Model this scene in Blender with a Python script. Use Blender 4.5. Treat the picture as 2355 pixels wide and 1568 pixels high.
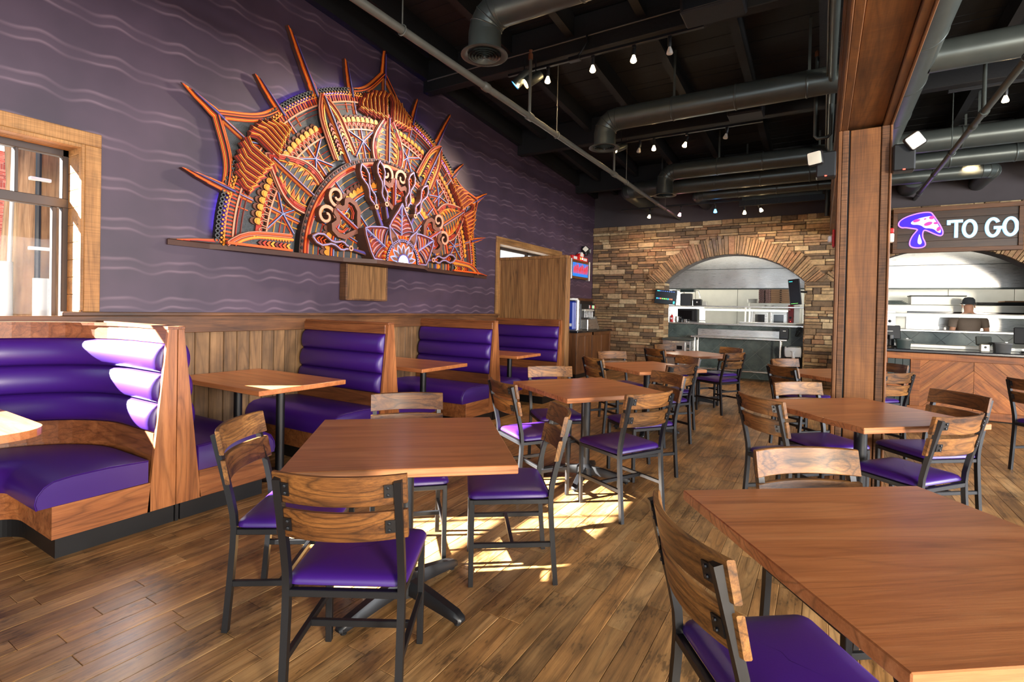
import bpy, bmesh, math, random
from mathutils import Vector, Matrix
from math import sin, cos, pi, radians, sqrt, atan2, hypot
random.seed(11)
for _o in list(bpy.data.objects):
    bpy.data.objects.remove(_o)
SC = bpy.context.scene
COL = SC.collection

# ------------------------------------------------------------------ camera
cam = bpy.data.cameras.new('camera')
camo = bpy.data.objects.new('camera', cam)
COL.objects.link(camo)
SC.camera = camo
_r = Vector((0.85455, 0.51894, 0.02109)); _d = Vector((0.02375, 0.00153, -0.99972)); _f = Vector((-0.51882, 0.85481, -0.01102))
_m = Matrix((_r, -_d, -_f)).transposed().to_4x4()
_m.translation = (0, 0, 1.39)
camo.matrix_world = _m
cam.sensor_width = 36.0
cam.sensor_fit = 'HORIZONTAL'
cam.lens = 17.943
cam.shift_y = -0.02602
cam.clip_start = 0.05
cam.clip_end = 200

# ------------------------------------------------------------------ sky, sun, added area lamps, exposure
SC.view_settings.view_transform = 'Standard'
SC.view_settings.look = 'None'
SC.view_settings.gamma = 1.0
SC.view_settings.use_curve_mapping = False
SC.view_settings.exposure = 1.0
SC.cycles.use_denoising = True
SC.cycles.max_bounces = 8
SC.cycles.diffuse_bounces = 4
SC.cycles.glossy_bounces = 4
SC.cycles.transparent_max_bounces = 8
SC.cycles.sample_clamp_indirect = 6.0
SC.cycles.caustics_reflective = False
SC.cycles.caustics_refractive = False
SC.cycles.use_adaptive_sampling = True
SC.cycles.adaptive_threshold = 0.02

w = bpy.data.worlds.new('sky')
SC.world = w
w.use_nodes = True
w.node_tree.nodes['Background'].inputs[0].default_value = (0.62, 0.8, 1.0, 1)
w.node_tree.nodes['Background'].inputs[1].default_value = 1.6

def lamp(name, kind, loc, energy, color=(1, 1, 1), target=None, direction=None, size=None, size_y=None, spot=None, blend=0.4, radius=None):
    L = bpy.data.lights.new(name, kind)
    L.energy = energy
    L.color = color
    if kind == 'AREA':
        L.shape = 'RECTANGLE'
        L.size = size
        L.size_y = size_y or size
    if kind == 'SPOT':
        L.spot_size = radians(spot)
        L.spot_blend = blend
    if radius is not None and kind in ('POINT', 'SPOT'):
        L.shadow_soft_size = radius
    if kind == 'SUN':
        L.angle = radians(0.6)
    o = bpy.data.objects.new(name, L)
    COL.objects.link(o)
    o.location = loc
    d = Vector(direction) if direction else (Vector(target) - Vector(loc))
    o.rotation_euler = d.to_track_quat('-Z', 'Y').to_euler()
    return o

lamp('sun', 'SUN', (-12, -8, 9), 60.0, (1.0, 0.96, 0.88), direction=(1, 0.8, -0.65))
# area lamps added inside the room for assumed windows behind and right of camera
lamp('added_front_fill', 'AREA', (1.2, -3.25, 1.75), 60, (1.0, 0.95, 0.88), direction=(-0.05, 1, -0.10), size=6.5, size_y=2.1)  # broad fill lamp added inside the room, behind the camera
lamp('assumed_corner_light', 'AREA', (5.2, -1.9, 1.65), 470, (1.0, 0.9, 0.76), direction=(-0.87, 0.49, -0.16), size=1.3, size_y=1.7)  # lamp added inside the room; its window is only assumed, none is built
lamp('assumed_side_light', 'AREA', (7.6, 3.6, 1.9), 560, (0.97, 0.97, 1.0), direction=(-1, 0, -0.12), size=7.0, size_y=2.1)  # lamp added inside the room for assumed right windows, wider than the opening
lamp('kitchen_fill', 'AREA', (0.0, 12.45, 2.75), 9, (1.0, 0.96, 0.86), direction=(0, 0.15, -1), size=6.0, size_y=0.7)  # fill light without a fixture, added to brighten the kitchen

# ------------------------------------------------------------------ mesh helpers
class MB:
    def __init__(self):
        self.v = []; self.f = []; self.m = []; self.t = []
    def add(self, verts, faces, mat=0, tone=0.5):
        b = len(self.v)
        self.v.extend(verts)
        self.t.extend([tone] * len(verts))
        for fc in faces:
            self.f.append(tuple(b + i for i in fc)); self.m.append(mat)
        return self
    def box(self, x0, x1, y0, y1, z0, z1, c=0.0, mat=0, M=None, tone=0.5, jit=0.0):
        if x0 > x1: x0, x1 = x1, x0
        if y0 > y1: y0, y1 = y1, y0
        if z0 > z1: z0, z1 = z1, z0
        if c <= 0:
            vs = [(x, y, z) for x in (x0, x1) for y in (y0, y1) for z in (z0, z1)]
            fs = [(0, 1, 3, 2), (4, 6, 7, 5), (0, 4, 5, 1), (2, 3, 7, 6), (0, 2, 6, 4), (1, 5, 7, 3)]
        else:
            c = min(c, (x1 - x0) * .45, (y1 - y0) * .45, (z1 - z0) * .45)
            vs = []; ix = {}
            for sx in (0, 1):
                for sy in (0, 1):
                    for sz in (0, 1):
                        X = (x0, x1)[sx]; Y = (y0, y1)[sy]; Z = (z0, z1)[sz]
                        dx = c if sx == 0 else -c; dy = c if sy == 0 else -c; dz = c if sz == 0 else -c
                        ix[(sx, sy, sz)] = len(vs)
                        vs += [(X, Y + dy, Z + dz), (X + dx, Y, Z + dz), (X + dx, Y + dy, Z)]
            g = lambda a, b2, c2, k: ix[(a, b2, c2)] + k
            fs = []
            for s in (0, 1):
                fs.append((g(s, 0, 0, 0), g(s, 1, 0, 0), g(s, 1, 1, 0), g(s, 0, 1, 0)))
                fs.append((g(0, s, 0, 1), g(1, s, 0, 1), g(1, s, 1, 1), g(0, s, 1, 1)))
                fs.append((g(0, 0, s, 2), g(1, 0, s, 2), g(1, 1, s, 2), g(0, 1, s, 2)))
                for q in (0, 1):
                    fs.append((g(s, q, 0, 0), g(s, q, 1, 0), g(s, q, 1, 1), g(s, q, 0, 1)))
                    fs.append((g(s, 0, q, 0), g(s, 1, q, 0), g(s, 1, q, 2), g(s, 0, q, 2)))
                    fs.append((g(0, s, q, 1), g(1, s, q, 1), g(1, s, q, 2), g(0, s, q, 2)))
            for k, i in ix.items():
                fs.append((i, i + 1, i + 2))
        if jit:
            vs = [(x + random.uniform(-jit, jit), y + random.uniform(-jit, jit), z + random.uniform(-jit, jit)) for x, y, z in vs]
        if M is not None:
            vs = [tuple(M @ Vector(p)) for p in vs]
        return self.add(vs, fs, mat, tone)
    def bar(self, p, q, wx, wy, up=(0, 0, 1), c=0.0, mat=0, tone=0.5):
        p = Vector(p); q = Vector(q); d = q - p; L = d.length; d.normalize()
        up = Vector(up)
        if abs(d.dot(up)) > 0.99: up = Vector((0, 1, 0))
        x = d.cross(up).normalized(); y = x.cross(d).normalized()
        M = Matrix((x, y, d)).transposed().to_4x4(); M.translation = p
        return self.box(-wx / 2, wx / 2, -wy / 2, wy / 2, 0, L, c, mat, M, tone)
    def tube(self, pts, r, n=10, mat=0, cap=True, closed=False, ph=0.0, tone=0.5, flat=None):
        pts = [Vector(p) for p in pts]; k = len(pts)
        rs = r if isinstance(r, (list, tuple)) else [r] * k
        T = []
        for i in range(k):
            a = pts[i - 1] if (i or closed) else pts[0]; b = pts[(i + 1) % k] if (i < k - 1 or closed) else pts[-1]
            t = (b - a); T.append(t.normalized() if t.length > 1e-9 else Vector((0, 0, 1)))
        up = Vector((0, 0, 1)) if abs(T[0].z) < 0.95 else Vector((1, 0, 0))
        x = T[0].cross(up).normalized(); vs = []; fs = []
        for i in range(k):
            x = (x - T[i] * x.dot(T[i]))
            x = x.normalized() if x.length > 1e-6 else T[i].orthogonal().normalized()
            y = T[i].cross(x)
            for j in range(n):
                a = 2 * pi * j / n + ph
                vs.append(tuple(pts[i] + x * (rs[i] * cos(a)) + y * (rs[i] * sin(a) * (flat or 1))))
        for i in range(k if closed else k - 1):
            for j in range(n):
                a = i * n + j; b = i * n + (j + 1) % n; a2 = ((i + 1) % k) * n + j; b2 = ((i + 1) % k) * n + (j + 1) % n
                fs.append((a, b, b2, a2))
        if cap and not closed:
            fs.append(tuple(range(n))); fs.append(tuple(range((k - 1) * n, k * n)))
        return self.add(vs, fs, mat, tone)
    def lathe(self, prof, n=20, mat=0, M=None, cap=True, tone=0.5):
        vs = []; fs = []; k = len(prof)
        for r, z in prof:
            for j in range(n):
                a = 2 * pi * j / n
                vs.append((r * cos(a), r * sin(a), z))
        for i in range(k - 1):
            for j in range(n):
                fs.append((i * n + j, i * n + (j + 1) % n, (i + 1) * n + (j + 1) % n, (i + 1) * n + j))
        if cap:
            if prof[0][0] > 1e-6: fs.append(tuple(range(n)))
            if prof[-1][0] > 1e-6: fs.append(tuple(range((k - 1) * n, k * n)))
        if M is not None: vs = [tuple(M @ Vector(p)) for p in vs]
        return self.add(vs, fs, mat, tone)
    def prism(self, poly, fr, d0, d1, mat=0, side=None, tone=0.5, inset=0.0):
        # poly: 2-D outline; fr: function (a, b, d) -> 3-D point
        n = len(poly)
        vs = [fr(a, b, d0) for a, b in poly] + [fr(a, b, d1) for a, b in poly]
        self.add(vs, [tuple(range(n))[::-1], tuple(range(n, 2 * n))], mat, tone)
        b0 = len(self.v) - 2 * n
        for i in range(n):
            j = (i + 1) % n
            self.f.append((b0 + i, b0 + j, b0 + n + j, b0 + n + i)); self.m.append(mat if side is None else side)
        return self
    def ribbon(self, path, wd, fr, d0, d1, mat=0, side=None, closed=False, taper=None):
        n = len(path); L = []; R = []
        for i in range(n):
            a = path[i - 1] if (i or closed) else path[0]; b = path[(i + 1) % n] if (i < n - 1 or closed) else path[-1]
            p = path[i]
            t1 = Vector((p[0] - a[0], p[1] - a[1])); t2 = Vector((b[0] - p[0], b[1] - p[1]))
            if t1.length < 1e-9: t1 = t2
            if t2.length < 1e-9: t2 = t1
            t1 = t1.normalized(); t2 = t2.normalized(); t = t1 + t2
            t = t.normalized() if t.length > 1e-6 else t1
            nn = Vector((-t.y, t.x)); k = 1.0 / max(0.45, nn.dot(Vector((-t1.y, t1.x))))
            ww = wd / 2 * (taper(i / (n - 1)) if taper else 1.0) * k
            L.append((p[0] + nn.x * ww, p[1] + nn.y * ww)); R.append((p[0] - nn.x * ww, p[1] - nn.y * ww))
        vs = []
        for l, r in zip(L, R):
            vs += [fr(l[0], l[1], d0), fr(r[0], r[1], d0), fr(r[0], r[1], d1), fr(l[0], l[1], d1)]
        tf = []; sf = []
        for i in range(n if closed else n - 1):
            a = 4 * i; b = 4 * ((i + 1) % n)
            tf.append((a + 3, b + 3, b + 2, a + 2))
            sf += [(a, b, b + 3, a + 3), (a + 1, a + 2, b + 2, b + 1)]
        if not closed:
            sf += [(0, 3, 2, 1), (4 * n - 4, 4 * n - 3, 4 * n - 2, 4 * n - 1)]
        self.add(vs, tf, mat)
        b0 = len(self.v) - len(vs)
        for q in sf:
            self.f.append(tuple(b0 + i for i in q)); self.m.append(mat if side is None else side)
        return self
    def loft(self, rings, mat=0, cap=True, tone=0.5, closed=True):
        n = len(rings[0]); vs = [tuple(p) for r in rings for p in r]; fs = []
        for i in range(len(rings) - 1):
            for j in range(n if closed else n - 1):
                fs.append((i * n + j, i * n + (j + 1) % n, (i + 1) * n + (j + 1) % n, (i + 1) * n + j))
        if cap:
            fs.append(tuple(range(n))); fs.append(tuple(range((len(rings) - 1) * n, len(rings) * n)))
        return self.add(vs, fs, mat, tone)
    def mesh(self, name, mats, smooth=None):
        me = bpy.data.meshes.new(name)
        me.from_pydata(self.v, [], self.f)
        for m in (mats if isinstance(mats, (list, tuple)) else [mats]):
            me.materials.append(m)
        if any(self.m):
            me.polygons.foreach_set('material_index', self.m)
        bm = bmesh.new(); bm.from_mesh(me)
        bmesh.ops.recalc_face_normals(bm, faces=bm.faces)
        bm.to_mesh(me); bm.free()
        if any(abs(t - 0.5) > 1e-6 for t in self.t):
            at = me.attributes.new('tone', 'FLOAT', 'POINT')
            at.data.foreach_set('value', self.t)
        if smooth:
            me.polygons.foreach_set('use_smooth', [True] * len(me.polygons))
            me.set_sharp_from_angle(angle=radians(smooth))
        me.update()
        return me
    def build(self, name, mats, parent=None, smooth=None, label=None, cat=None, group=None, kind=None, loc=None):
        o = bpy.data.objects.new(name, self.mesh(name, mats, smooth))
        COL.objects.link(o)
        if parent is not None: o.parent = parent
        if loc is not None: o.location = loc
        return tag(o, label, cat, group, kind)

def tag(o, label=None, cat=None, group=None, kind=None):
    if label: o['label'] = label
    if cat: o['category'] = cat
    if group: o['group'] = group
    if kind: o['kind'] = kind
    return o

def thing(name, label, cat, loc=(0, 0, 0), rz=0.0, group=None):
    o = bpy.data.objects.new(name, None)
    o.empty_display_size = 0.1
    COL.objects.link(o)
    o.location = loc
    o.rotation_euler = (0, 0, rz)
    return tag(o, label, cat, group)

def copy_tree(o, parent=None):
    c = o.copy(); COL.objects.link(c)
    if parent is not None: c.parent = parent
    for ch in list(o.children):
        copy_tree(ch, c)
    return c

XY = lambda z0: (lambda a, b, d: (a, b, z0 + d))
def fXZ(y):      # outline in x,z; depth d goes toward -y (towards the room)
    return lambda a, b, d: (a, y - d, b)
def fYZ(x):      # outline in y,z; depth d goes toward +x
    return lambda a, b, d: (x + d, a, b)

def rrect(hx, hy, r, n=4):
    pts = []
    for cx, cy, a0 in ((hx - r, hy - r, 0), (-hx + r, hy - r, pi / 2), (-hx + r, -hy + r, pi), (hx - r, -hy + r, 1.5 * pi)):
        for i in range(n + 1):
            a = a0 + pi / 2 * i / n
            pts.append((cx + r * cos(a), cy + r * sin(a)))
    return pts

# ------------------------------------------------------------------ materials
def new_mat(name):
    m = bpy.data.materials.new(name); m.use_nodes = True
    nt = m.node_tree
    return m, nt, nt.nodes['Principled BSDF']
def nd(nt, typ, **kw):
    n = nt.nodes.new(typ)
    for k, v in kw.items():
        if hasattr(n, k): setattr(n, k, v)
        else: n.inputs[k].default_value = v
    return n
def ramp(nt, stops, interp='LINEAR'):
    r = nt.nodes.new('ShaderNodeValToRGB'); r.color_ramp.interpolation = interp
    e = r.color_ramp.elements
    while len(e) < len(stops): e.new(0.5)
    for el, (p, c) in zip(e, stops):
        el.position = p
        el.color = (c, c, c, 1) if isinstance(c, (int, float)) else (*c, 1)
    return r
def S(r, g, b):      # 8-bit display colour to linear
    return tuple(((c / 255) / 12.92 if c / 255 <= .04045 else ((c / 255 + .055) / 1.055) ** 2.4) for c in (r, g, b))
def plain(name, col, rough=0.5, metal=0.0, noise=0.0, nscale=6.0, bump=0.0, bscale=60.0, coat=0.0, spec=None):
    m, nt, b = new_mat(name)
    b.inputs['Base Color'].default_value = (*col, 1); b.inputs['Roughness'].default_value = rough; b.inputs['Metallic'].default_value = metal
    if coat: b.inputs['Coat Weight'].default_value = coat; b.inputs['Coat Roughness'].default_value = 0.15
    if spec is not None: b.inputs['Specular IOR Level'].default_value = spec
    tc = nd(nt, 'ShaderNodeTexCoord')
    if noise:
        n = nd(nt, 'ShaderNodeTexNoise', Scale=nscale, Detail=5.0)
        nt.links.new(tc.outputs['Object'], n.inputs['Vector'])
        r = ramp(nt, [(0.25, tuple(c * (1 - noise) for c in col)), (0.75, tuple(min(1, c * (1 + noise)) for c in col))])
        nt.links.new(n.outputs[0], r.inputs[0]); nt.links.new(r.outputs[0], b.inputs['Base Color'])
    if bump:
        n2 = nd(nt, 'ShaderNodeTexNoise', Scale=bscale, Detail=4.0)
        nt.links.new(tc.outputs['Object'], n2.inputs['Vector'])
        bp = nd(nt, 'ShaderNodeBump', Strength=bump, Distance=0.01)
        nt.links.new(n2.outputs[0], bp.inputs['Height']); nt.links.new(bp.outputs[0], b.inputs['Normal'])
    return m
def glow(name, col, strength, base=None):
    m, nt, b = new_mat(name)
    b.inputs['Base Color'].default_value = (*(base or col), 1)
    b.inputs['Emission Color'].default_value = (*col, 1); b.inputs['Emission Strength'].default_value = strength
    return m
def wood(name, dark, mid, light, axis=0, scale=1.0, rough=0.4, contrast=1.0, objrand=0.0, tone=0.0, coat=0.0, cath=0.5, saw=0.0, bump=0.25, stain=0.0, tint=None, ticks=0.0):
    """long-grained wood; axis = direction of the grain in object space"""
    m, nt, b = new_mat(name); lk = nt.links.new
    tc = nd(nt, 'ShaderNodeTexCoord'); oi = nd(nt, 'ShaderNodeObjectInfo')
    off = nd(nt, 'ShaderNodeVectorMath', operation='SCALE'); off.inputs[0].default_value = (13.1, 7.7, 19.3); lk(oi.outputs['Random'], off.inputs['Scale'])
    add = nd(nt, 'ShaderNodeVectorMath', operation='ADD'); lk(tc.outputs['Object'], add.inputs[0]); lk(off.outputs[0], add.inputs[1])
    if tone:
        at = nd(nt, 'ShaderNodeAttribute', attribute_name='tone')
        o2 = nd(nt, 'ShaderNodeVectorMath', operation='SCALE'); o2.inputs[0].default_value = (31.0, 57.0, 43.0); lk(at.outputs['Fac'], o2.inputs['Scale'])
        ad2 = nd(nt, 'ShaderNodeVectorMath', operation='ADD'); lk(add.outputs[0], ad2.inputs[0]); lk(o2.outputs[0], ad2.inputs[1]); add = ad2
    sc = [9.0 * scale] * 3; sc[axis] = 0.75 * scale
    mp = nd(nt, 'ShaderNodeMapping'); mp.inputs['Scale'].default_value = sc; lk(add.outputs[0], mp.inputs['Vector'])
    n1 = nd(nt, 'ShaderNodeTexNoise', Scale=1.3, Detail=7.0, Roughness=0.62, Distortion=0.5); lk(mp.outputs[0], n1.inputs['Vector'])
    # flame figure: rings of a stretched, distorted field
    n2 = nd(nt, 'ShaderNodeTexNoise', Scale=0.45, Detail=2.0, Distortion=0.3); lk(mp.outputs[0], n2.inputs['Vector'])
    mu = nd(nt, 'ShaderNodeMath', operation='MULTIPLY_ADD'); lk(n2.outputs[0], mu.inputs[0]); mu.inputs[1].default_value = 30.0; lk(n1.outputs[0], mu.inputs[2])
    fr = nd(nt, 'ShaderNodeMath', operation='PINGPONG'); lk(mu.outputs[0], fr.inputs[0]); fr.inputs[1].default_value = 1.0
    fl_ = ramp(nt, [(0.0, 1.0 - 0.62 * cath), (0.22, 1.0 - 0.25 * cath), (0.5, 1.0)]); lk(fr.outputs[0], fl_.inputs[0])
    sc2 = [150.0 * scale] * 3; sc2[axis] = 5.0 * scale
    mp2 = nd(nt, 'ShaderNodeMapping'); mp2.inputs['Scale'].default_value = sc2; lk(add.outputs[0], mp2.inputs['Vector'])
    n3 = nd(nt, 'ShaderNodeTexNoise', Scale=1.0, Detail=3.0, Roughness=0.7); lk(mp2.outputs[0], n3.inputs['Vector'])
    mx = n1
    mx2 = nd(nt, 'ShaderNodeMix', data_type='FLOAT'); mx2.inputs[0].default_value = 0.30
    lk(mx.outputs[0], mx2.inputs[2]); lk(n3.outputs[0], mx2.inputs[3])
    lo = 0.5 - 0.24 / contrast; hi = 0.5 + 0.22 / contrast
    rp = ramp(nt, [(max(0, lo), dark), (0.5, mid), (min(1, hi), light)]); lk(mx2.outputs[0], rp.inputs[0])
    mf = nd(nt, 'ShaderNodeMix', data_type='RGBA', blend_type='MULTIPLY'); mf.inputs[0].default_value = 1.0
    lk(rp.outputs[0], mf.inputs[6]); lk(fl_.outputs[0], mf.inputs[7]); col = mf.outputs[2]
    if stain:
        n4 = nd(nt, 'ShaderNodeTexNoise', Scale=2.2 * scale, Detail=4.0, Roughness=0.6); lk(add.outputs[0], n4.inputs['Vector'])
        r4 = ramp(nt, [(0.32, 1.0 - stain), (0.58, 1.0)]); lk(n4.outputs[0], r4.inputs[0])
        mm = nd(nt, 'ShaderNodeMix', data_type='RGBA', blend_type='MULTIPLY'); mm.inputs[0].default_value = 1.0
        lk(col, mm.inputs[6]); lk(r4.outputs[0], mm.inputs[7]); col = mm.outputs[2]
    if saw:
        sc3 = [3.0] * 3; sc3[axis] = 170.0
        mp3 = nd(nt, 'ShaderNodeMapping'); mp3.inputs['Scale'].default_value = sc3; lk(add.outputs[0], mp3.inputs['Vector'])
        n5 = nd(nt, 'ShaderNodeTexNoise', Scale=1.0, Detail=2.0); lk(mp3.outputs[0], n5.inputs['Vector'])
        r5 = ramp(nt, [(0.42, 1.0 - saw), (0.55, 1.0)]); lk(n5.outputs[0], r5.inputs[0])
        ms = nd(nt, 'ShaderNodeMix', data_type='RGBA', blend_type='MULTIPLY'); ms.inputs[0].default_value = 1.0
        lk(col, ms.inputs[6]); lk(r5.outputs[0], ms.inputs[7]); col = ms.outputs[2]
    if ticks:
        sc6 = [60.0 * scale] * 3; sc6[axis] = 16.0 * scale
        mp6 = nd(nt, 'ShaderNodeMapping'); mp6.inputs['Scale'].default_value = sc6; lk(add.outputs[0], mp6.inputs['Vector'])
        n6 = nd(nt, 'ShaderNodeTexNoise', Scale=1.0, Detail=3.0, Roughness=0.6); lk(mp6.outputs[0], n6.inputs['Vector'])
        n7 = nd(nt, 'ShaderNodeTexNoise', Scale=3.5, Detail=4.0); lk(tc.outputs['Object'], n7.inputs['Vector'])
        th = nd(nt, 'ShaderNodeMath', operation='MULTIPLY'); lk(n6.outputs[0], th.inputs[0]); lk(n7.outputs[0], th.inputs[1])
        r6 = ramp(nt, [(0.14, 1.0 - ticks), (0.20, 1.0)]); lk(th.outputs[0], r6.inputs[0])
        r7 = ramp(nt, [(0.36, 1.0 - ticks * .55), (0.56, 1.0)]); lk(n7.outputs[0], r7.inputs[0])
        for rr_ in (r6, r7):
            mk_ = nd(nt, 'ShaderNodeMix', data_type='RGBA', blend_type='MULTIPLY'); mk_.inputs[0].default_value = 1.0
            lk(col, mk_.inputs[6]); lk(rr_.outputs[0], mk_.inputs[7]); col = mk_.outputs[2]
    if objrand or tone:
        hv = nd(nt, 'ShaderNodeHueSaturation')
        src = at.outputs['Fac'] if tone else oi.outputs['Random']
        amt = tone or objrand
        mr = nd(nt, 'ShaderNodeMapRange'); lk(src, mr.inputs['Value']); mr.inputs['To Min'].default_value = 1 - amt; mr.inputs['To Max'].default_value = 1 + amt
        lk(mr.outputs[0], hv.inputs['Value']); lk(col, hv.inputs['Color']); col = hv.outputs[0]
        if tint:
            wn = nd(nt, 'ShaderNodeTexWhiteNoise', noise_dimensions='1D'); lk(src, wn.inputs['W'])
            mt = nd(nt, 'ShaderNodeMix', data_type='RGBA', blend_type='MULTIPLY'); lk(wn.outputs['Value'], mt.inputs[0])
            lk(col, mt.inputs[6]); mt.inputs[7].default_value = (*tint, 1); col = mt.outputs[2]
    lk(col, b.inputs['Base Color'])
    b.inputs['Roughness'].default_value = rough
    if coat: b.inputs['Coat Weight'].default_value = coat; b.inputs['Coat Roughness'].default_value = 0.22
    if bump:
        bp = nd(nt, 'ShaderNodeBump', Strength=bump, Distance=0.004); lk(mx2.outputs[0], bp.inputs['Height']); lk(bp.outputs[0], b.inputs['Normal'])
    return m
M = {}
M['table'] = wood('table_oak', S(140, 78, 42), S(188, 116, 68), S(212, 142, 90), axis=0, rough=0.33, contrast=1.1, coat=0.2, cath=0.3, objrand=0.1)
M['table_edge'] = wood('table_edge_oak', S(140, 80, 46), S(194, 126, 80), S(220, 158, 110), axis=0, rough=0.4, cath=0.7)
M['slat'] = wood('chair_ash', S(58, 34, 16), S(130, 88, 44), S(176, 126, 68), axis=0, scale=1.5, rough=0.5, contrast=1.5, objrand=0.25, cath=0.95, tint=(0.62, 0.50, 0.40), coat=0.04)
M['booth'] = wood('booth_oak', S(104, 56, 28), S(160, 98, 54), S(190, 126, 76), axis=2, scale=1.2, rough=0.45, contrast=1.2, cath=0.55)
M['booth_h'] = wood('booth_oak_level', S(84, 44, 22), S(128, 74, 40), S(160, 100, 58), axis=0, scale=1.2, rough=0.45, contrast=1.2, cath=0.55)
M['booth_y'] = wood('booth_oak_side', S(104, 56, 28), S(156, 94, 52), S(188, 124, 74), axis=1, scale=1.2, rough=0.45, contrast=1.2, cath=0.6)
M['pine'] = wood('wainscot_pine', S(70, 50, 30), S(124, 92, 58), S(156, 120, 80), axis=2, scale=0.9, rough=0.6, contrast=1.1, tone=0.16, stain=0.45, cath=0.5)
M['rail'] = wood('rail_pine', S(44, 26, 14), S(104, 66, 36), S(138, 92, 52), axis=1, scale=0.8, rough=0.5, contrast=1.1, stain=0.5, cath=0.5)
M['trimwood'] = wood('window_trim_pine', S(92, 60, 32), S(166, 118, 66), S(196, 146, 88), axis=2, scale=0.9, rough=0.6, contrast=1.0, stain=0.3, saw=0.2, cath=0.4)
M['trimwood_y'] = wood('window_trim_pine_level', S(92, 60, 32), S(166, 118, 66), S(196, 146, 88), axis=1, scale=0.9, rough=0.6, contrast=1.0, stain=0.3, saw=0.2, cath=0.4)
M['column'] = wood('column_pine', S(76, 44, 20), S(136, 86, 42), S(172, 112, 56), axis=2, scale=0.7, rough=0.5, contrast=1.0, stain=0.45, saw=0.12, cath=0.35)
M['column_strip'] = wood('column_strip_pine', S(66, 42, 26), S(120, 80, 50), S(152, 108, 72), axis=2, scale=0.9, rough=0.65, contrast=1.0, stain=0.3, saw=0.4)
M['beamwood'] = wood('beam_pine', S(64, 36, 14), S(116, 72, 32), S(146, 92, 42), axis=1, scale=0.7, rough=0.6, contrast=1.0, stain=0.45, saw=0.15, cath=0.4)
M['panelwood'] = wood('partition_oak', S(92, 62, 34), S(140, 100, 60), S(166, 124, 78), axis=2, scale=1.0, rough=0.5, contrast=1.2, cath=0.75)
M['floorwood'] = wood('floor_oak', S(108, 80, 48), S(184, 144, 94), S(214, 178, 126), axis=1, scale=1.25, rough=0.40, contrast=1.3, tone=0.24, stain=0.30, ticks=0.55, cath=0.6, tint=(0.94, 0.80, 0.64), coat=0.08)
M['barn'] = wood('barn_board', S(84, 44, 18), S(160, 92, 38), S(192, 122, 58), axis=0, scale=0.9, rough=0.55, contrast=1.1, tone=0.22, stain=0.4, saw=0.12)
M['barn_f'] = wood('barn_frame', S(84, 44, 18), S(156, 88, 36), S(186, 116, 56), axis=0, scale=0.9, rough=0.55, contrast=1.1, stain=0.4, saw=0.12)
M['stationwood'] = wood('station_oak', S(60, 36, 18), S(108, 68, 36), S(136, 92, 52), axis=2, scale=0.9, rough=0.5, stain=0.3)
M['pole'] = wood('pole_pine', S(96, 70, 44), S(160, 126, 88), S(196, 164, 122), axis=2, scale=0.8, rough=0.8, contrast=1.2, stain=0.4)
M['signwood'] = wood('sign_board', S(34, 20, 12), S(66, 42, 26), S(88, 58, 36), axis=0, scale=0.7, rough=0.35, stain=0.4)
M['signframe'] = wood('sign_frame_pine', S(56, 32, 14), S(104, 64, 30), S(132, 84, 42), axis=0, scale=0.8, rough=0.5, stain=0.3)
# purple vinyl
m, nt, b = new_mat('purple_vinyl')
b.inputs['Base Color'].default_value = (*S(58, 21, 114), 1); b.inputs['Roughness'].default_value = 0.40
b.inputs['Coat Weight'].default_value = 0.12; b.inputs['Coat Roughness'].default_value = 0.3
tc = nd(nt, 'ShaderNodeTexCoord'); n = nd(nt, 'ShaderNodeTexNoise', Scale=420.0, Detail=2.0); nt.links.new(tc.outputs['Object'], n.inputs['Vector'])
bp = nd(nt, 'ShaderNodeBump', Strength=0.08, Distance=0.002); nt.links.new(n.outputs[0], bp.inputs['Height']); nt.links.new(bp.outputs[0], b.inputs['Normal'])
M['vinyl'] = m
M['black_metal'] = plain('black_metal', S(17, 18, 21), 0.42, 0.0, spec=0.6, noise=0.1)
M['black_paint'] = plain('ceiling_black', S(9, 10, 11), 0.7, bump=0.25, bscale=30, noise=0.4, nscale=4)
M['black_matte'] = plain('matte_black', S(14, 14, 15), 0.7)
M['kick'] = plain('kick_black', S(17, 17, 18), 0.45, noise=0.2)
M['duct'] = plain('duct_paint', S(84, 90, 86), 0.34, 0.45, noise=0.12, nscale=5)
M['pipe'] = plain('pipe_paint', S(98, 98, 92), 0.45, 0.35, noise=0.12, nscale=9)
M['rust'] = plain('rusty_fitting', S(120, 72, 44), 0.7, 0.2, noise=0.3)
M['grey_wall'] = plain('grey_paint', S(72, 66, 68), 0.85, noise=0.06)
M['mortar'] = plain('mortar', S(46, 38, 30), 0.95, noise=0.3, nscale=20)
M['white_metal'] = plain('white_metal', S(226, 226, 220), 0.5)
M['white'] = plain('white_plastic', S(232, 232, 228), 0.45)
M['bronze'] = plain('window_bronze', S(62, 54, 50), 0.45, 0.3)
M['granite'] = plain('black_granite', S(26, 26, 30), 0.22, noise=0.5, nscale=60, coat=0.3)
M['red'] = plain('red_plastic', S(200, 24, 28), 0.4)
M['red_panel'] = plain('oven_red_panel', S(120, 26, 30), 0.4)
M['glassdark'] = plain('oven_glass', S(40, 34, 28), 0.12)
M['kraft'] = plain('kraft_board', S(160, 124, 92), 0.8, noise=0.1)
M['screen'] = plain('screen_black', S(8, 9, 12), 0.2)
M['bagplastic'] = plain('white_bag', S(206, 212, 216), 0.4, noise=0.1)
M['blue'] = plain('blue_plastic', S(28, 56, 160), 0.35)
M['black_plastic'] = plain('black_plastic', S(24, 26, 28), 0.4)
M['green_black'] = plain('green_black_plastic', S(26, 44, 42), 0.35)
M['skin'] = plain('skin', S(206, 150, 118), 0.55)
M['shirt'] = plain('grey_shirt', S(120, 104, 90), 0.8, noise=0.1)
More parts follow.
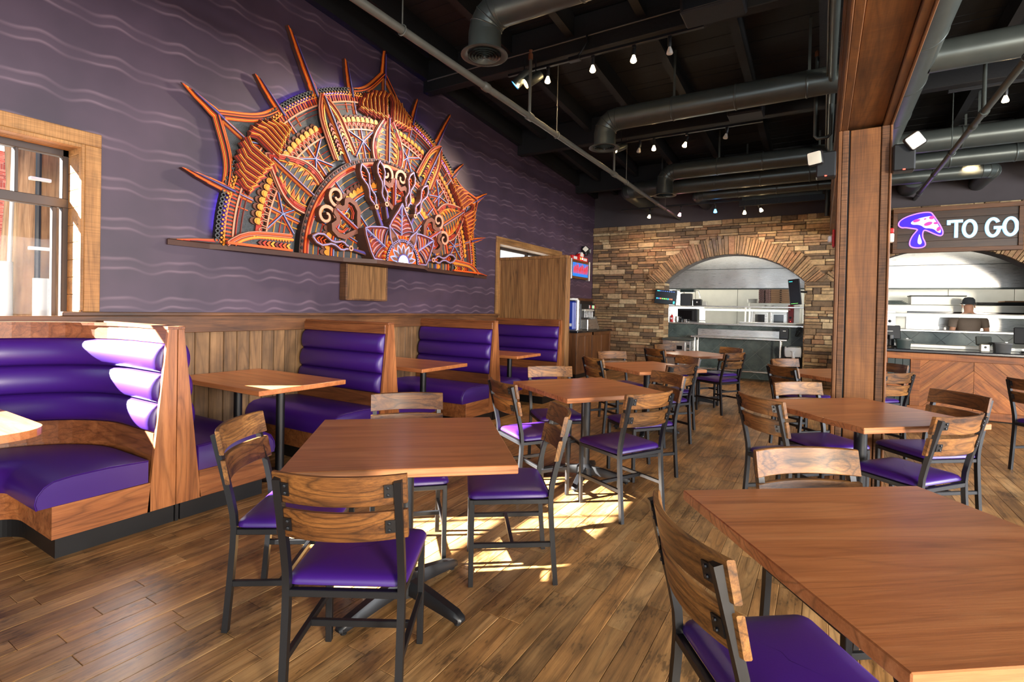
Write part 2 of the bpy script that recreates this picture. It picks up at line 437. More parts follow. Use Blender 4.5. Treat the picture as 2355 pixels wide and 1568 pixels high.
M['cap'] = plain('dark_cap', S(54, 58, 62), 0.8)
M['trousers'] = plain('dark_trousers', S(36, 36, 40), 0.8)
M['ketchup'] = plain('ketchup_red', S(190, 24, 22), 0.35)
M['cable_w'] = plain('white_cable', S(206, 214, 206), 0.5)
M['concrete'] = plain('alley_concrete', S(150, 146, 138), 0.9, noise=0.15)
# stainless steel with a brushed grain
m, nt, b = new_mat('stainless_steel')
b.inputs['Metallic'].default_value = 0.95; b.inputs['Base Color'].default_value = (0.72, 0.70, 0.66, 1)
tc = nd(nt, 'ShaderNodeTexCoord'); mp = nd(nt, 'ShaderNodeMapping'); mp.inputs['Scale'].default_value = (3, 3, 160); nt.links.new(tc.outputs['Object'], mp.inputs['Vector'])
n = nd(nt, 'ShaderNodeTexNoise', Scale=2.0, Detail=4.0); nt.links.new(mp.outputs[0], n.inputs['Vector'])
r = ramp(nt, [(0.3, 0.22), (0.7, 0.40)]); nt.links.new(n.outputs[0], r.inputs[0]); nt.links.new(r.outputs[0], b.inputs['Roughness'])
n2 = nd(nt, 'ShaderNodeTexNoise', Scale=1.6, Detail=1.0); nt.links.new(tc.outputs['Object'], n2.inputs['Vector'])
bp = nd(nt, 'ShaderNodeBump', Strength=0.25, Distance=0.05); nt.links.new(n2.outputs[0], bp.inputs['Height']); nt.links.new(bp.outputs[0], b.inputs['Normal'])
M['steel'] = m
M['steel_white'] = plain('pale_steel_panel', S(210, 208, 196), 0.35, 0.35, noise=0.05)
# slate tile
m, nt, b = new_mat('slate_tile')
tc = nd(nt, 'ShaderNodeTexCoord'); n = nd(nt, 'ShaderNodeTexNoise', Scale=5.0, Detail=8.0, Roughness=0.65); nt.links.new(tc.outputs['Object'], n.inputs['Vector'])
r = ramp(nt, [(0.3, S(58, 70, 68)), (0.55, S(86, 99, 95)), (0.75, S(108, 118, 112))]); nt.links.new(n.outputs[0], r.inputs[0]); nt.links.new(r.outputs[0], b.inputs['Base Color'])
b.inputs['Roughness'].default_value = 0.4
bp = nd(nt, 'ShaderNodeBump', Strength=0.2, Distance=0.01); nt.links.new(n.outputs[0], bp.inputs['Height']); nt.links.new(bp.outputs[0], b.inputs['Normal'])
M['slate'] = m
# ledge stone
m, nt, b = new_mat('ledge_stone')
tc = nd(nt, 'ShaderNodeTexCoord'); at = nd(nt, 'ShaderNodeAttribute', attribute_name='tone')
n = nd(nt, 'ShaderNodeTexNoise', Scale=14.0, Detail=9.0, Roughness=0.7); nt.links.new(tc.outputs['Object'], n.inputs['Vector'])
r = ramp(nt, [(0.0, S(96, 80, 64)), (0.22, S(134, 108, 78)), (0.45, S(168, 136, 96)), (0.62, S(158, 118, 84)), (0.8, S(190, 160, 116)), (1.0, S(214, 190, 148))]); nt.links.new(at.outputs['Fac'], r.inputs[0])
r2 = ramp(nt, [(0.3, 0.5), (0.62, 1.1)]); nt.links.new(n.outputs[0], r2.inputs[0])
mm = nd(nt, 'ShaderNodeMix', data_type='RGBA', blend_type='MULTIPLY'); mm.inputs[0].default_value = 1.0
nt.links.new(r.outputs[0], mm.inputs[6]); nt.links.new(r2.outputs[0], mm.inputs[7]); nt.links.new(mm.outputs[2], b.inputs['Base Color'])
b.inputs['Roughness'].default_value = 0.85
bp = nd(nt, 'ShaderNodeBump', Strength=0.7, Distance=0.02); nt.links.new(n.outputs[0], bp.inputs['Height']); nt.links.new(bp.outputs[0], b.inputs['Normal'])
M['stone'] = m
# outside brick
m, nt, b = new_mat('brick')
oi = nd(nt, 'ShaderNodeAttribute', attribute_name='tone')
r = ramp(nt, [(0.0, S(120, 46, 34)), (0.5, S(158, 66, 50)), (1.0, S(184, 92, 72))]); nt.links.new(oi.outputs['Fac'], r.inputs[0]); nt.links.new(r.outputs[0], b.inputs['Base Color']); b.inputs['Roughness'].default_value = 0.9
M['brick'] = m
M['brick_mortar'] = plain('brick_mortar', S(190, 168, 156), 0.95)
# purple wallpaper printed with pairs of soft wavy lines
m, nt, b = new_mat('purple_wave_wallpaper'); lk = nt.links.new
tc = nd(nt, 'ShaderNodeTexCoord'); sp = nd(nt, 'ShaderNodeSeparateXYZ'); lk(tc.outputs['Object'], sp.inputs[0])
def mth(op, a, b2=None, c=None):
    x = nt.nodes.new('ShaderNodeMath'); x.operation = op
    for i, q in enumerate((a, b2, c)):
        if q is None: continue
        if isinstance(q, (int, float)): x.inputs[i].default_value = q
        else: lk(q, x.inputs[i])
    return x.outputs[0]
Y, Z = sp.outputs['Y'], sp.outputs['Z']
n0 = nd(nt, 'ShaderNodeTexNoise', Scale=0.9, Detail=1.0); lk(tc.outputs['Object'], n0.inputs['Vector'])
w1 = mth('MULTIPLY', mth('SINE', mth('MULTIPLY_ADD', Y, 14.2, mth('MULTIPLY', n0.outputs[0], 9.0))), 0.017)
w2 = mth('MULTIPLY', mth('SINE', mth('MULTIPLY_ADD', Y, 27.0, mth('MULTIPLY', Z, 2.0))), 0.007)
zz = mth('ADD', Z, mth('ADD', w1, w2))
ph = mth('FRACT', mth('DIVIDE', zz, 0.305))
rl = ramp(nt, [(0.0, 0.0), (0.30, 0.0), (0.36, 1.0), (0.40, 0.12), (0.53, 0.05), (0.60, 0.85), (0.65, 0.0)]); lk(ph, rl.inputs[0])
br = mth('MULTIPLY_ADD', mth('SINE', mth('MULTIPLY_ADD', Y, 14.2, mth('MULTIPLY_ADD', n0.outputs[0], 9.0, 3.6))), 0.32, 0.62)
li = mth('MULTIPLY', rl.outputs[0], br)
n1 = nd(nt, 'ShaderNodeTexNoise', Scale=1.6, Detail=3.0); lk(tc.outputs['Object'], n1.inputs['Vector'])
rb = ramp(nt, [(0.3, S(58, 45, 60)), (0.7, S(74, 57, 74))]); lk(n1.outputs[0], rb.inputs[0])
mx = nd(nt, 'ShaderNodeMix', data_type='RGBA'); lk(mth('MULTIPLY', li, 0.42), mx.inputs[0]); lk(rb.outputs[0], mx.inputs[6]); mx.inputs[7].default_value = (*S(148, 124, 138), 1)
lk(mx.outputs[2], b.inputs['Base Color']); b.inputs['Roughness'].default_value = 0.5
M['wallpaper'] = m
# thin window glass: clear with a weak mirror reflection
m, nt, b = new_mat('window_glass')
nt.nodes.remove(b); out = nt.nodes['Material Output']
t = nd(nt, 'ShaderNodeBsdfTransparent'); g = nd(nt, 'ShaderNodeBsdfGlossy'); g.inputs['Roughness'].default_value = 0.02
mxs = nd(nt, 'ShaderNodeMixShader'); mxs.inputs[0].default_value = 0.004
nt.links.new(t.outputs[0], mxs.inputs[1]); nt.links.new(g.outputs[0], mxs.inputs[2]); nt.links.new(mxs.outputs[0], out.inputs['Surface'])
M['glass'] = m
# lamps and screens
M['bulb'] = glow('warm_bulb', (1.0, 0.66, 0.32), 14.0, (1, 0.9, 0.7))
M['bulb_off'] = plain('frosted_bulb', S(214, 208, 196), 0.4)
M['bulb_pink'] = glow('pink_bulb', (1.0, 0.35, 0.45), 10.0)
M['bulb_blue'] = glow('blue_bulb', (0.05, 0.35, 1.0), 8.0)
M['lens'] = plain('emergency_lens', S(226, 222, 206), 0.25, coat=0.5)
M['led_red'] = glow('red_led', (1.0, 0.05, 0.03), 4.0)
M['neon_violet'] = glow('neon_violet', (0.45, 0.16, 1.0), 0.9)
M['neon_blue'] = glow('neon_blue', (0.03, 0.0, 0.62), 0.5)
M['neon_white'] = glow('neon_white', (0.86, 0.88, 1.0), 0.4)
M['neon_pink'] = glow('neon_pink', (1.0, 0.03, 0.30), 0.5)
M['neon_sky'] = glow('neon_sky', (0.36, 0.68, 0.95), 0.42)
M['neon_pale'] = glow('neon_pale', (0.86, 0.96, 1.0), 0.5)
M['tube_white'] = glow('warmer_tube', (0.92, 1.0, 0.95), 0.45)
M['scr_cyan'] = glow('screen_cyan', (0.05, 0.7, 0.75), 1.0)
M['scr_blue'] = glow('screen_blue', (0.08, 0.2, 0.7), 0.8)
M['scr_green'] = glow('screen_green', (0.2, 0.8, 0.15), 0.9)
M['scr_red'] = glow('screen_red', (0.9, 0.2, 0.1), 0.9)
M['led_strip'] = glow('led_violet_blue', (0.10, 0.05, 1.0), 26.0)
M['beer_blue'] = glow('beer_sign_blue', (0.02, 0.22, 0.8), 0.22)
M['beer_red'] = glow('beer_sign_red', (0.7, 0.04, 0.02), 0.25)
# ------------------------------------------------------------------ the room
def struct(name, mb, mats, smooth=None):
    return mb.build(name, mats, smooth=smooth, kind='structure')
_R = _r; _D = _d; _F = _f
def depth_of(p):           # distance from the photographer, used only to choose which pieces are modelled singly
    q = Vector(p) - Vector((0, 0, 1.39)); z = q.dot(_F)
    if z < 0.2: return 1e9
    u = q.dot(_R) / z * 0.5; v = (q.dot(_D) / z) * 0.5
    return z if abs(u) < 0.56 and abs(v) < 0.42 else 100 + z

XW = -4.69          # face of the purple wall
YB = 11.40          # face of the stone wall
# floor: oak planks running towards the kitchen
fl = struct('floor', MB().box(-4.99, 8.2, -3.6, 14.6, -0.14, -0.016), M['mortar'])
pl = []
x = XW
while x < 3.6:
    y = -0.9 + random.uniform(-.6, 0)
    while y < 11.9:
        L = random.choice((0.32, 0.45, 0.6, 0.75, 0.9, 1.1)) + random.uniform(-.05, .05)
        pl.append((x, y, min(L, 12.0 - y)))
        y += L
    x += 0.1055
pl.sort(key=lambda a: depth_of((a[0] + .05, a[1] + a[2] / 2, 0)))
rest = MB()
for i, (x, y, L) in enumerate(pl):
    if L < .05: continue
    mb = MB() if i < 299 else rest
    dz = random.uniform(-.0007, .0)
    mb.box(x + .0008, x + .1047, y + .0008, y + L - .0008, -0.016, dz, 0.0016, tone=random.random())
    if i < 299: mb.build('plank', M['floorwood'], fl)
rest.build('planks', M['floorwood'], fl, kind='stuff')

# left wall with two window openings
wl = MB()
W1 = (-0.75, 1.58, 1.02, 2.53); W2 = (7.25, 9.55, 1.45, 2.5)
def wallpiece(y0, y1, z0, z1): wl.box(XW - .30, XW, y0, y1, z0, z1)
wallpiece(-3.6, W1[0], 0, 5.1); wallpiece(W1[0], W1[1], 0, W1[2]); wallpiece(W1[0], W1[1], W1[3], 5.1)
wallpiece(W1[1], W2[0], 0, 5.1); wallpiece(W2[0], W2[1], 0, W2[2]); wallpiece(W2[0], W2[1], W2[3], 5.1); wallpiece(W2[1], 11.75, 0, 5.1)
wall_left = struct('wall_left', wl, M['wallpaper'])
# wainscot boards
y = -0.5
while y < 7.2:
    if True:
        MB().box(XW, XW + .018, y + .002, y + .123, 0.06, 1.14, .006, tone=random.random()).build('wainscot_board', M['pine'], wall_left)
    y += .125
struct('trim_1', MB().box(XW, XW + .030, -0.62, 7.22, 1.125, 1.27, .004), M['rail'])
struct('trim_2', MB().box(XW, XW + .055, 1.45, 7.24, 1.27, 1.30, .004), M['rail'])
struct('baseboard_left', MB().box(XW, XW + .03, -0.5, 7.2, 0, .10, .004), M['kick'])
struct('trim_3', MB().box(XW, XW + .035, 7.4, YB, 1.60, 1.66, .004), M['rail'])

# window 1: rough timber surround, bronze frame, two lights
XG = -4.95
def window(n, O, extra):
    y0, y1, z0, z1 = O
    fr = MB()
    fr.box(XG - .03, XG + .03, y0, y1, z1 - .065, z1, .004).box(XG - .03, XG + .03, y0, y1, z0, z0 + .05, .004)
    fr.box(XG - .03, XG + .03, y1 - .05, y1, z0, z1, .004).box(XG - .03, XG + .03, y0, y0 + .05, z0, z1, .004)
    wdw = struct('window_%d' % n, fr, M['bronze'])
    extra(wdw, y0, y1, z0, z1)
    MB().box(XG - .004, XG + .002, y0 + .04, y1 - .04, z0 + .04, z1 - .05).build('window_pane', M['glass'], wdw)
    return wdw
def ex1(wd, y0, y1, z0, z1):
    MB().box(XG - .035, XG + .035, y0, y1, 2.08, 2.15, .004).build('transom', M['bronze'], wd)
    MB().box(XG - .02, XG + .02, 1.265, 1.285, 2.15, z1 - .06, .003).build('mullion', M['bronze'], wd)
    MB().box(XG - .025, XG + .025, 1.475, 1.50, z0 + .04, 2.08, .003).build('mullion', M['bronze'], wd)
    MB().box(XG - .02, XG + .02, .30, .32, z0, z1 - .05, .003).build('mullion', M['bronze'], wd)
    zz = z0 + .02
    while zz < z1 - .03:       # boarded jamb
        MB().box(XG + .03, XW - .004, y1 - .016, y1 + .0, zz, min(zz + .128, z1 - .012), .003).build('jamb_board', M['trimwood_y'], wd); zz += .130
    xx = XG + .035
    for k in range(2):
        MB().box(xx, xx + .105, y0, y1, z1 - .016, z1, .003).build('head_board', M['trimwood_y'], wd); xx += .108
    MB().box(XG - .03, XW + .03, y0, y1 - .02, z0 - .035, z0 + .006, .004).build('window_sill', M['trimwood_y'], wd)
    MB().box(XW, XW + .028, y0 - .1, y1 + .10, z1, z1 + .10, .004).build('head_casing', M['trimwood_y'], wd)
    MB().box(XW, XW + .028, y1, y1 + .10, 1.30, z1, .004).build('side_casing', M['trimwood'], wd)
    MB().box(XW - .02, XW + .031, y1 - .022, y1 - .002, 1.31, z1 - .0, .003).build('jamb_edge', M['trimwood'], wd)
    MB().box(XW - .02, XW + .031, y0, y1 - .02, z1 - .028, z1 - .001, .003).build('head_edge', M['trimwood_y'], wd)
window(1, W1, ex1)
def ex2(wd, y0, y1, z0, z1):
    for yy in (7.62, 8.62):
        MB().box(XG - .03, XG + .03, yy, yy + .05, z0, z1, .004).build('mullion', M['bronze'], wd)
    MB().box(XW, XW + .028, y0 - .1, y1 + .1, z1, z1 + .10, .004).build('head_casing', M['trimwood_y'], wd)
    MB().box(XW, XW + .028, y0 - .1, y0, 1.3, z1, .004).build('side_casing', M['trimwood'], wd)
    MB().box(XW, XW + .028, y1, y1 + .1, 1.66, z1, .004).build('side_casing', M['trimwood'], wd)
    MB().box(XG + .03, XW, y0, y1, z1 - .016, z1, .003).build('head_board', M['trimwood_y'], wd)
    MB().box(XG + .03, XW, y1 - .016, y1, z0, z1 - .016, .003).build('jamb_board', M['trimwood_y'], wd)
window(2, W2, ex2)

# back wall: painted plaster above, ledge stone below, two arched openings to the kitchen
ARC = ((-1.635, 1.345), (1.75, 1.345)); RC = 1.85; ZC = 2.61 - RC; ZS = ZC + sqrt(RC ** 2 - 1.345 ** 2); RO = RC + .37
bw = MB()
def bpiece(x0, x1, z0, z1): bw.box(x0, x1, YB + .03, YB + .36, z0, z1)
bpiece(-4.99, ARC[0][0] - 1.345, 0, ZS); bpiece(ARC[0][0] + 1.345, ARC[1][0] - 1.345, 0, ZS); bpiece(ARC[1][0] + 1.345, 8.2, 0, ZS)
bpiece(-4.99, ARC[0][0] - 1.345, ZS, 5.1); bpiece(ARC[0][0] + 1.345, ARC[1][0] - 1.345, ZS, 5.1); bpiece(ARC[1][0] + 1.345, 8.2, ZS, 5.1)
for xc, hw in ARC:
    k = 28; us = [-hw + 2 * hw * i / k for i in range(k + 1)]
    za = [ZC + sqrt(RC ** 2 - u * u) for u in us]
    for i in range(k):
        a, b2 = xc + us[i], xc + us[i + 1]
        vs = [(a, YB + .03, za[i]), (b2, YB + .03, za[i + 1]), (b2, YB + .03, 5.1), (a, YB + .03, 5.1), (a, YB + .36, za[i]), (b2, YB + .36, za[i + 1]), (b2, YB + .36, 5.1), (a, YB + .36, 5.1)]
        bw.add(vs, [(0, 1, 2, 3), (7, 6, 5, 4), (0, 4, 5, 1), (2, 6, 7, 3)])
wall_back = struct('wall_back', bw, M['grey_wall'])
ZT = 3.34
stones = []
z = 0.0
def half(zm):
    if zm < ZS - .02: return 1.345
    if zm > ZC + RO: return 0
    return sqrt(max(0, RO ** 2 - (zm - ZC) ** 2))
while z < ZT - .02:
    h = random.choice((.045, .055, .065, .08, .095, .11, .125))
    if z + h > ZT - .03: h = ZT - z
    if z < ZS < z + h: h = ZS - z if ZS - z > .03 else h
    hw = 1.345 if z + h <= ZS + .03 else max(0, half(z + h) - .10)
    if ZC + RO - .10 < z + h: hw = 0
    spans = [(-4.69, ARC[0][0] - hw), (ARC[0][0] + hw, ARC[1][0] - hw), (ARC[1][0] + hw, 4.2)]
    if hw < .05: spans = [(-4.69, 4.2)]
    elif ARC[0][0] + hw > ARC[1][0] - hw: spans = [spans[0], spans[2]]
    for a, b2 in spans:
        x = a
        while x < b2 - .004:
            L = random.uniform(.11, .46) * (1.0 if h > .06 else 1.15)
            if b2 - x - L < .09: L = b2 - x
            if h > .1 and random.random() < .45:      # two thin courses beside a tall stone
                hh = h * random.uniform(.4, .6)
                stones.append((x, x + L, z, z + hh)); stones.append((x, x + L, z + hh, z + h))
            else:
                stones.append((x, x + L, z, z + h))
            x += L
    z += h
stones.sort(key=lambda s: depth_of(((s[0] + s[1]) / 2, YB, (s[2] + s[3]) / 2)) - 3.0 * ((s[1] - s[0]) * (s[3] - s[2]) > .012) + (2 if s[1] > .1 else 0))
rest = MB()
for i, (x0, x1, z0, z1) in enumerate(stones):
    mb = MB() if i < 298 else rest
    d = random.uniform(.008, .05)
    g = .0035
    mb.box(x0 + g, x1 - g, YB - d, YB + .04, z0 + g, z1 - g, .007, tone=random.random(), jit=.0032)
    if i < 298: mb.build('stone', M['stone'], wall_back)
rest.build('stones', M['stone'], wall_back, kind='stuff')
def clip2(P):
    out = []
    for i in range(len(P)):
        p, q = P[i], P[(i + 1) % len(P)]
        if p[1] >= ZS: out.append(p)
        if (p[1] - ZS) * (q[1] - ZS) < 0:
            t_ = (ZS - p[1]) / (q[1] - p[1]); out.append((p[0] + t_ * (q[0] - p[0]), ZS))
    return out
for ai, (xc, hw) in enumerate(ARC):                       # voussoirs on edge
    a0 = math.acos((ZS - ZC) / RO); a = -a0
    while a < a0:
        da = random.uniform(.018, .036)
        if abs(a + da / 2) < .03 and ai == 0: da = .06
        ro = RO + random.uniform(-.06, .02); ri = RC + random.uniform(-.004, .01); d = random.uniform(.055, .085)
        P = [(xc + r_ * sin(t_), ZC + r_ * cos(t_)) for r_, t_ in ((ri, a + .002), (ri, a + da - .002), (ro, a + da - .002), (ro, a + .002))]
        P = clip2(P)
        if len(P) < 3: a += da; continue
        P = [(px + random.uniform(-.004, .004), pz + random.uniform(-.004, .004)) for px, pz in P]
        mb = MB(); tn = random.uniform(.1, .75)
        mb.prism(P, fXZ(YB + .02), 0, d + .02, tone=tn)
        mb.build('arch_stone', M['stone'], wall_back)
        a += da
    jm = MB()                                             # return of the pier stones into the opening
    for sx in (-1, 1):
        z = 0
        while z < ZS:
            h = random.uniform(.07, .13); h = min(h, ZS - z)
            jm.box(xc + sx * (hw - .012), xc + sx * (hw + .02), YB - .02, YB + .34, z + .003, z + h - .003, .006, tone=random.random(), jit=.002)
            z += h
    jm.build('jamb_stones', M['stone'], wall_back, kind='stuff')

# ceiling: black boards on sloping joists between timber beams
def zbeam(y): return 4.28 - .065 * (y - 5.28)
cl = MB()
cl.add([(-4.99, -3.6, zbeam(-3.6) + .46), (8.2, -3.6, zbeam(-3.6) + .46), (8.2, 14.6, zbeam(14.6) + .46), (-4.99, 14.6, zbeam(14.6) + .46),
        (-4.99, -3.6, zbeam(-3.6) + .52), (8.2, -3.6, zbeam(-3.6) + .52), (8.2, 14.6, zbeam(14.6) + .52), (-4.99, 14.6, zbeam(14.6) + .52)],
       [(0, 1, 2, 3), (4, 5, 6, 7), (0, 1, 5, 4), (1, 2, 6, 5), (2, 3, 7, 6), (3, 0, 4, 7)])
ceiling = struct('ceiling', cl, M['black_paint'])
y = -.8
while y < 11.3:
    wd = random.uniform(.13, .16)
    dz = random.uniform(0, .012)
    mb = MB()
    za, zb_ = zbeam(y) + .44 - dz, zbeam(y + wd) + .44 - dz
    mb.add([(XW, y + .003, za), (8, y + .003, za), (8, y + wd - .003, zb_), (XW, y + wd - .003, zb_), (XW, y + .003, za + .02), (8, y + .003, za + .02), (8, y + wd - .003, zb_ + .02), (XW, y + wd - .003, zb_ + .02)],
           [(0, 1, 2, 3), (4, 5, 6, 7), (0, 1, 5, 4), (1, 2, 6, 5), (2, 3, 7, 6), (3, 0, 4, 7)])
    mb.build('deck_board', M['black_paint'], ceiling)
    y += wd
BEAMS = (0.26, 2.77, 5.28, 7.79, 10.30)
for yb in BEAMS:
    MB().box(XW - .0, 8.0, yb, yb + .14, zbeam(yb), zbeam(yb) + .42, .008).build('beam', M['black_paint'], ceiling)
for y0, y1 in list(zip(BEAMS[:-1], BEAMS[1:])) + [(10.30, 11.40)]:
    x = -4.15
    while x < 7.5:
        mb = MB()
        a, b2 = y0 + .14, y1
        za, zb_ = zbeam(a) + .20, zbeam(b2) + .20
        w2 = .045
        mb.add([(x - w2, a, za), (x + w2, a, za), (x + w2, b2, zb_), (x - w2, b2, zb_), (x - w2, a, za + .24), (x + w2, a, za + .24), (x + w2, b2, zb_ + .24), (x - w2, b2, zb_ + .24)],
               [(0, 1, 2, 3), (4, 5, 6, 7), (0, 1, 5, 4), (1, 2, 6, 5), (2, 3, 7, 6), (3, 0, 4, 7)])
        mb.build('joist', M['black_paint'], ceiling)
        x += .82
mb = MB()
for y0, y1 in list(zip(BEAMS[:-1], BEAMS[1:])) + [(10.30, 11.40)]:
    a, b2 = y0 + .14, y1; za, zb_ = zbeam(a) + .16, zbeam(b2) + .16
    mb.add([(XW, a, za), (XW + .09, a, za), (XW + .09, b2, zb_), (XW, b2, zb_), (XW, a, za + .28), (XW + .09, a, za + .28), (XW + .09, b2, zb_ + .28), (XW, b2, zb_ + .28)],
           [(0, 1, 2, 3), (4, 5, 6, 7), (0, 1, 5, 4), (1, 2, 6, 5), (2, 3, 7, 6), (3, 0, 4, 7)])
mb.build('ledger', M['black_paint'], ceiling)

# right wall and front wall: assumed, with added openings, out of the picture
rw = MB().box(8.0, 8.2, -3.6, 3.9, 0, 5.1).box(8.0, 8.2, 8.5, 14.6, 0, 5.1).box(8.0, 8.2, 3.9, 8.5, 0, .8).box(8.0, 8.2, 3.9, 8.5, 3.0, 5.1)
struct('wall_right', rw, M['grey_wall'])
fw = MB().box(-4.99, 8.2, -3.8, -3.6, 0, .6).box(-4.99, 8.2, -3.8, -3.6, 2.9, 5.1).box(-4.99, -2.3, -3.8, -3.6, .6, 2.9).box(4.7, 8.2, -3.8, -3.6, .6, 2.9)
struct('wall_front', fw, M['grey_wall'])
struct('sun_block_front', MB().box(-6.0, 9.0, -9.5, -3.8, 3.0, 3.15), M['black_paint'])       # unseen canopy added to keep the sun out of the front openings
struct('sun_block_eave', MB().box(-5.25, -4.99, -3.6, 11.7, 2.78, 2.9), M['black_paint'])    # unseen overhang added on the window side to cut the highest sun

# column and boxed beam of rough pine
CX0, CX1, CY0, CY1, ZB = .084, .446, 5.0, 5.36, 2.91
col = struct('column', MB().box(CX0 + .02, CX1 - .02, CY0 + .03, CY1 - .03, 0, ZB), M['black_matte'])
def cpart(x0, x1, y0, y1, m): MB().box(x0, x1, y0, y1, 0, ZB, .004).build('column_board', M[m], col)
cpart(.168, .374, CY0 + .018, CY0 + .04, 'column')
cpart(.112, .156, CY0 + .002, CY0 + .04, 'column_strip'); cpart(.376, .428, CY0 + .004, CY0 + .04, 'column_strip')
cpart(CX0, .109, CY0 - .004, CY0 + .04, 'column'); cpart(.430, CX1, CY0 - .004, CY0 + .04, 'column')
for xs in (CX0, CX1 - .022):
    cpart(xs, xs + .022, CY0 + .05, CY0 + .10, 'column_strip'); cpart(xs + .004, xs + .018, CY0 + .104, CY1 - .104, 'column'); cpart(xs, xs + .022, CY1 - .10, CY1 - .03, 'column_strip')
cpart(CX0, CX1, CY1 - .03, CY1, 'column')
bmz = 3.68
bm_ = struct('beam', MB().box(CX0 + .02, CX1 - .02, -3.5, YB - .05, ZB + .03, bmz - .01), M['black_matte'])
def bpart(x0, x1, z0, z1): MB().box(x0, x1, -3.5, YB - .05, z0, z1, .004).build('beam_board', M['beamwood'], bm_)
bpart(.150, .380, ZB + .022, ZB + .045); bpart(CX0 + .016, .148, ZB, ZB + .04); bpart(.382, CX1 - .016, ZB, ZB + .04)
for xs, s in ((CX0, 1), (CX1, -1)):
    bpart(xs, xs + s * .016, ZB - .006, ZB + .09); bpart(xs + s * .006, xs + s * .02, ZB + .092, ZB + .62); bpart(xs - s * .004, xs + s * .018, ZB + .40, ZB + .44); bpart(xs - s * .004, xs + s * .02, ZB + .622, bmz)

# partition at the end of the booths
pt = thing('partition', 'tall oak veneer partition screen standing behind the last booth bench', 'partition', (-4.05, 7.30, 0))
def pp(x0, x1, y0, y1, z0, z1, n, m='panelwood'): MB().box(x0 + 4.05, x1 + 4.05, y0 - 7.30, y1 - 7.30, z0, z1, .003).build(n, M[m], pt)
pp(XW + .005, -3.53, 7.245, 7.355, 0.0, 2.20, 'panel'); pp(XW + .005, -3.41, 7.225, 7.375, 2.20, 2.245, 'top_rail'); pp(-3.53, -3.41, 7.225, 7.375, 0, 2.20, 'end_post'); pp(XW + .005, XW + .045, 7.228, 7.245, 1.2, 2.2, 'edge_strip', 'trimwood')
pp(-3.548, -3.534, 7.230, 7.245, 1.2, 2.2, 'edge_strip')

# outside the first window: utility pole, brick building, alley ground
bl = thing('brick_building', 'red brick building across the alley seen through the window', 'building', (-25.6, 7.0, 0))
MB().box(-6, 0, -6, 6, -1.5, 6.75).build('wall', M['brick_mortar'], bl)
mb = MB(); z = -.6; r_ = 0
while z < 6.7:
    sold = 5.4 < z < 5.6 or 6.05 < z < 6.25
    h, L = (.20, .075) if sold else (.066, .215)
    y = -4.6 + (r_ % 2) * .11
    while y < 4.0:
        mb.box(0, .012, y, y + L - .012, z, z + h - .010, tone=random.random()); y += L
    z += h + .0; r_ += 1
mb.build('bricks', M['brick'], bl, kind='stuff')
MB().box(-.1, .08, -6, 6, 6.72, 6.9, .01).build('parapet_cap', M['white_metal'], bl)
struct('sun_block_window', MB().box(-8.6, -7.2, 4.9, 8.4, -.2, 4.4), M['brick_mortar'])      # unseen block added to stop the sun reaching the second window
struct('sun_block_pole', MB().box(-10.6, -9.8, -2.3, .55, -.2, 7.5), M['brick_mortar'])      # unseen slab added to shade the utility pole
up = thing('utility_pole', 'weathered timber utility pole with cable guards outside the window', 'pole', (-6.45, 1.83, -0.14))
MB().tube([(0, 0, 0), (.0, 0, 7.0)], [.215, .185], 20).build('shaft', M['pole'], up, smooth=60)
MB().tube([(-.07, -.20, 0), (-.07, -.19, 2.0), (-.05, -.16, 2.6), (-.09, -.19, 3.6), (-.09, -.19, 6)], .06, 10).build('side_batten', M['pole'], up, smooth=60)
MB().tube([(.19, -.06, 1.6), (.2, -.06, 3), (.19, -.06, 6)], .022, 8).build('cable', M['black_plastic'], up)
MB().tube([(.10, -.24, 1.5), (.11, -.22, 2.3), (.09, -.2, 3.2), (.10, -.26, 6)], .016, 8).build('cable', M['cable_w'], up)
for zz in (1.98, 2.45, 2.62): MB().box(.19, .245, -.13, .02, zz, zz + .03, .004).build('cable_clip', M['white'], up)
MB().tube([(.21, -.04, 0), (.21, -.04, 1.72)], .06, 10).build('cable_guard', M['cable_w'], up, smooth=60)
MB().tube([(.13, -.26, 0), (.13, -.26, 1.86)], .05, 10).build('cable_guard', M['cable_w'], up, smooth=60)
tag(MB().box(-30, -4.99, -12, 20, -.2, -.14).build('ground', M['concrete']), kind='structure')
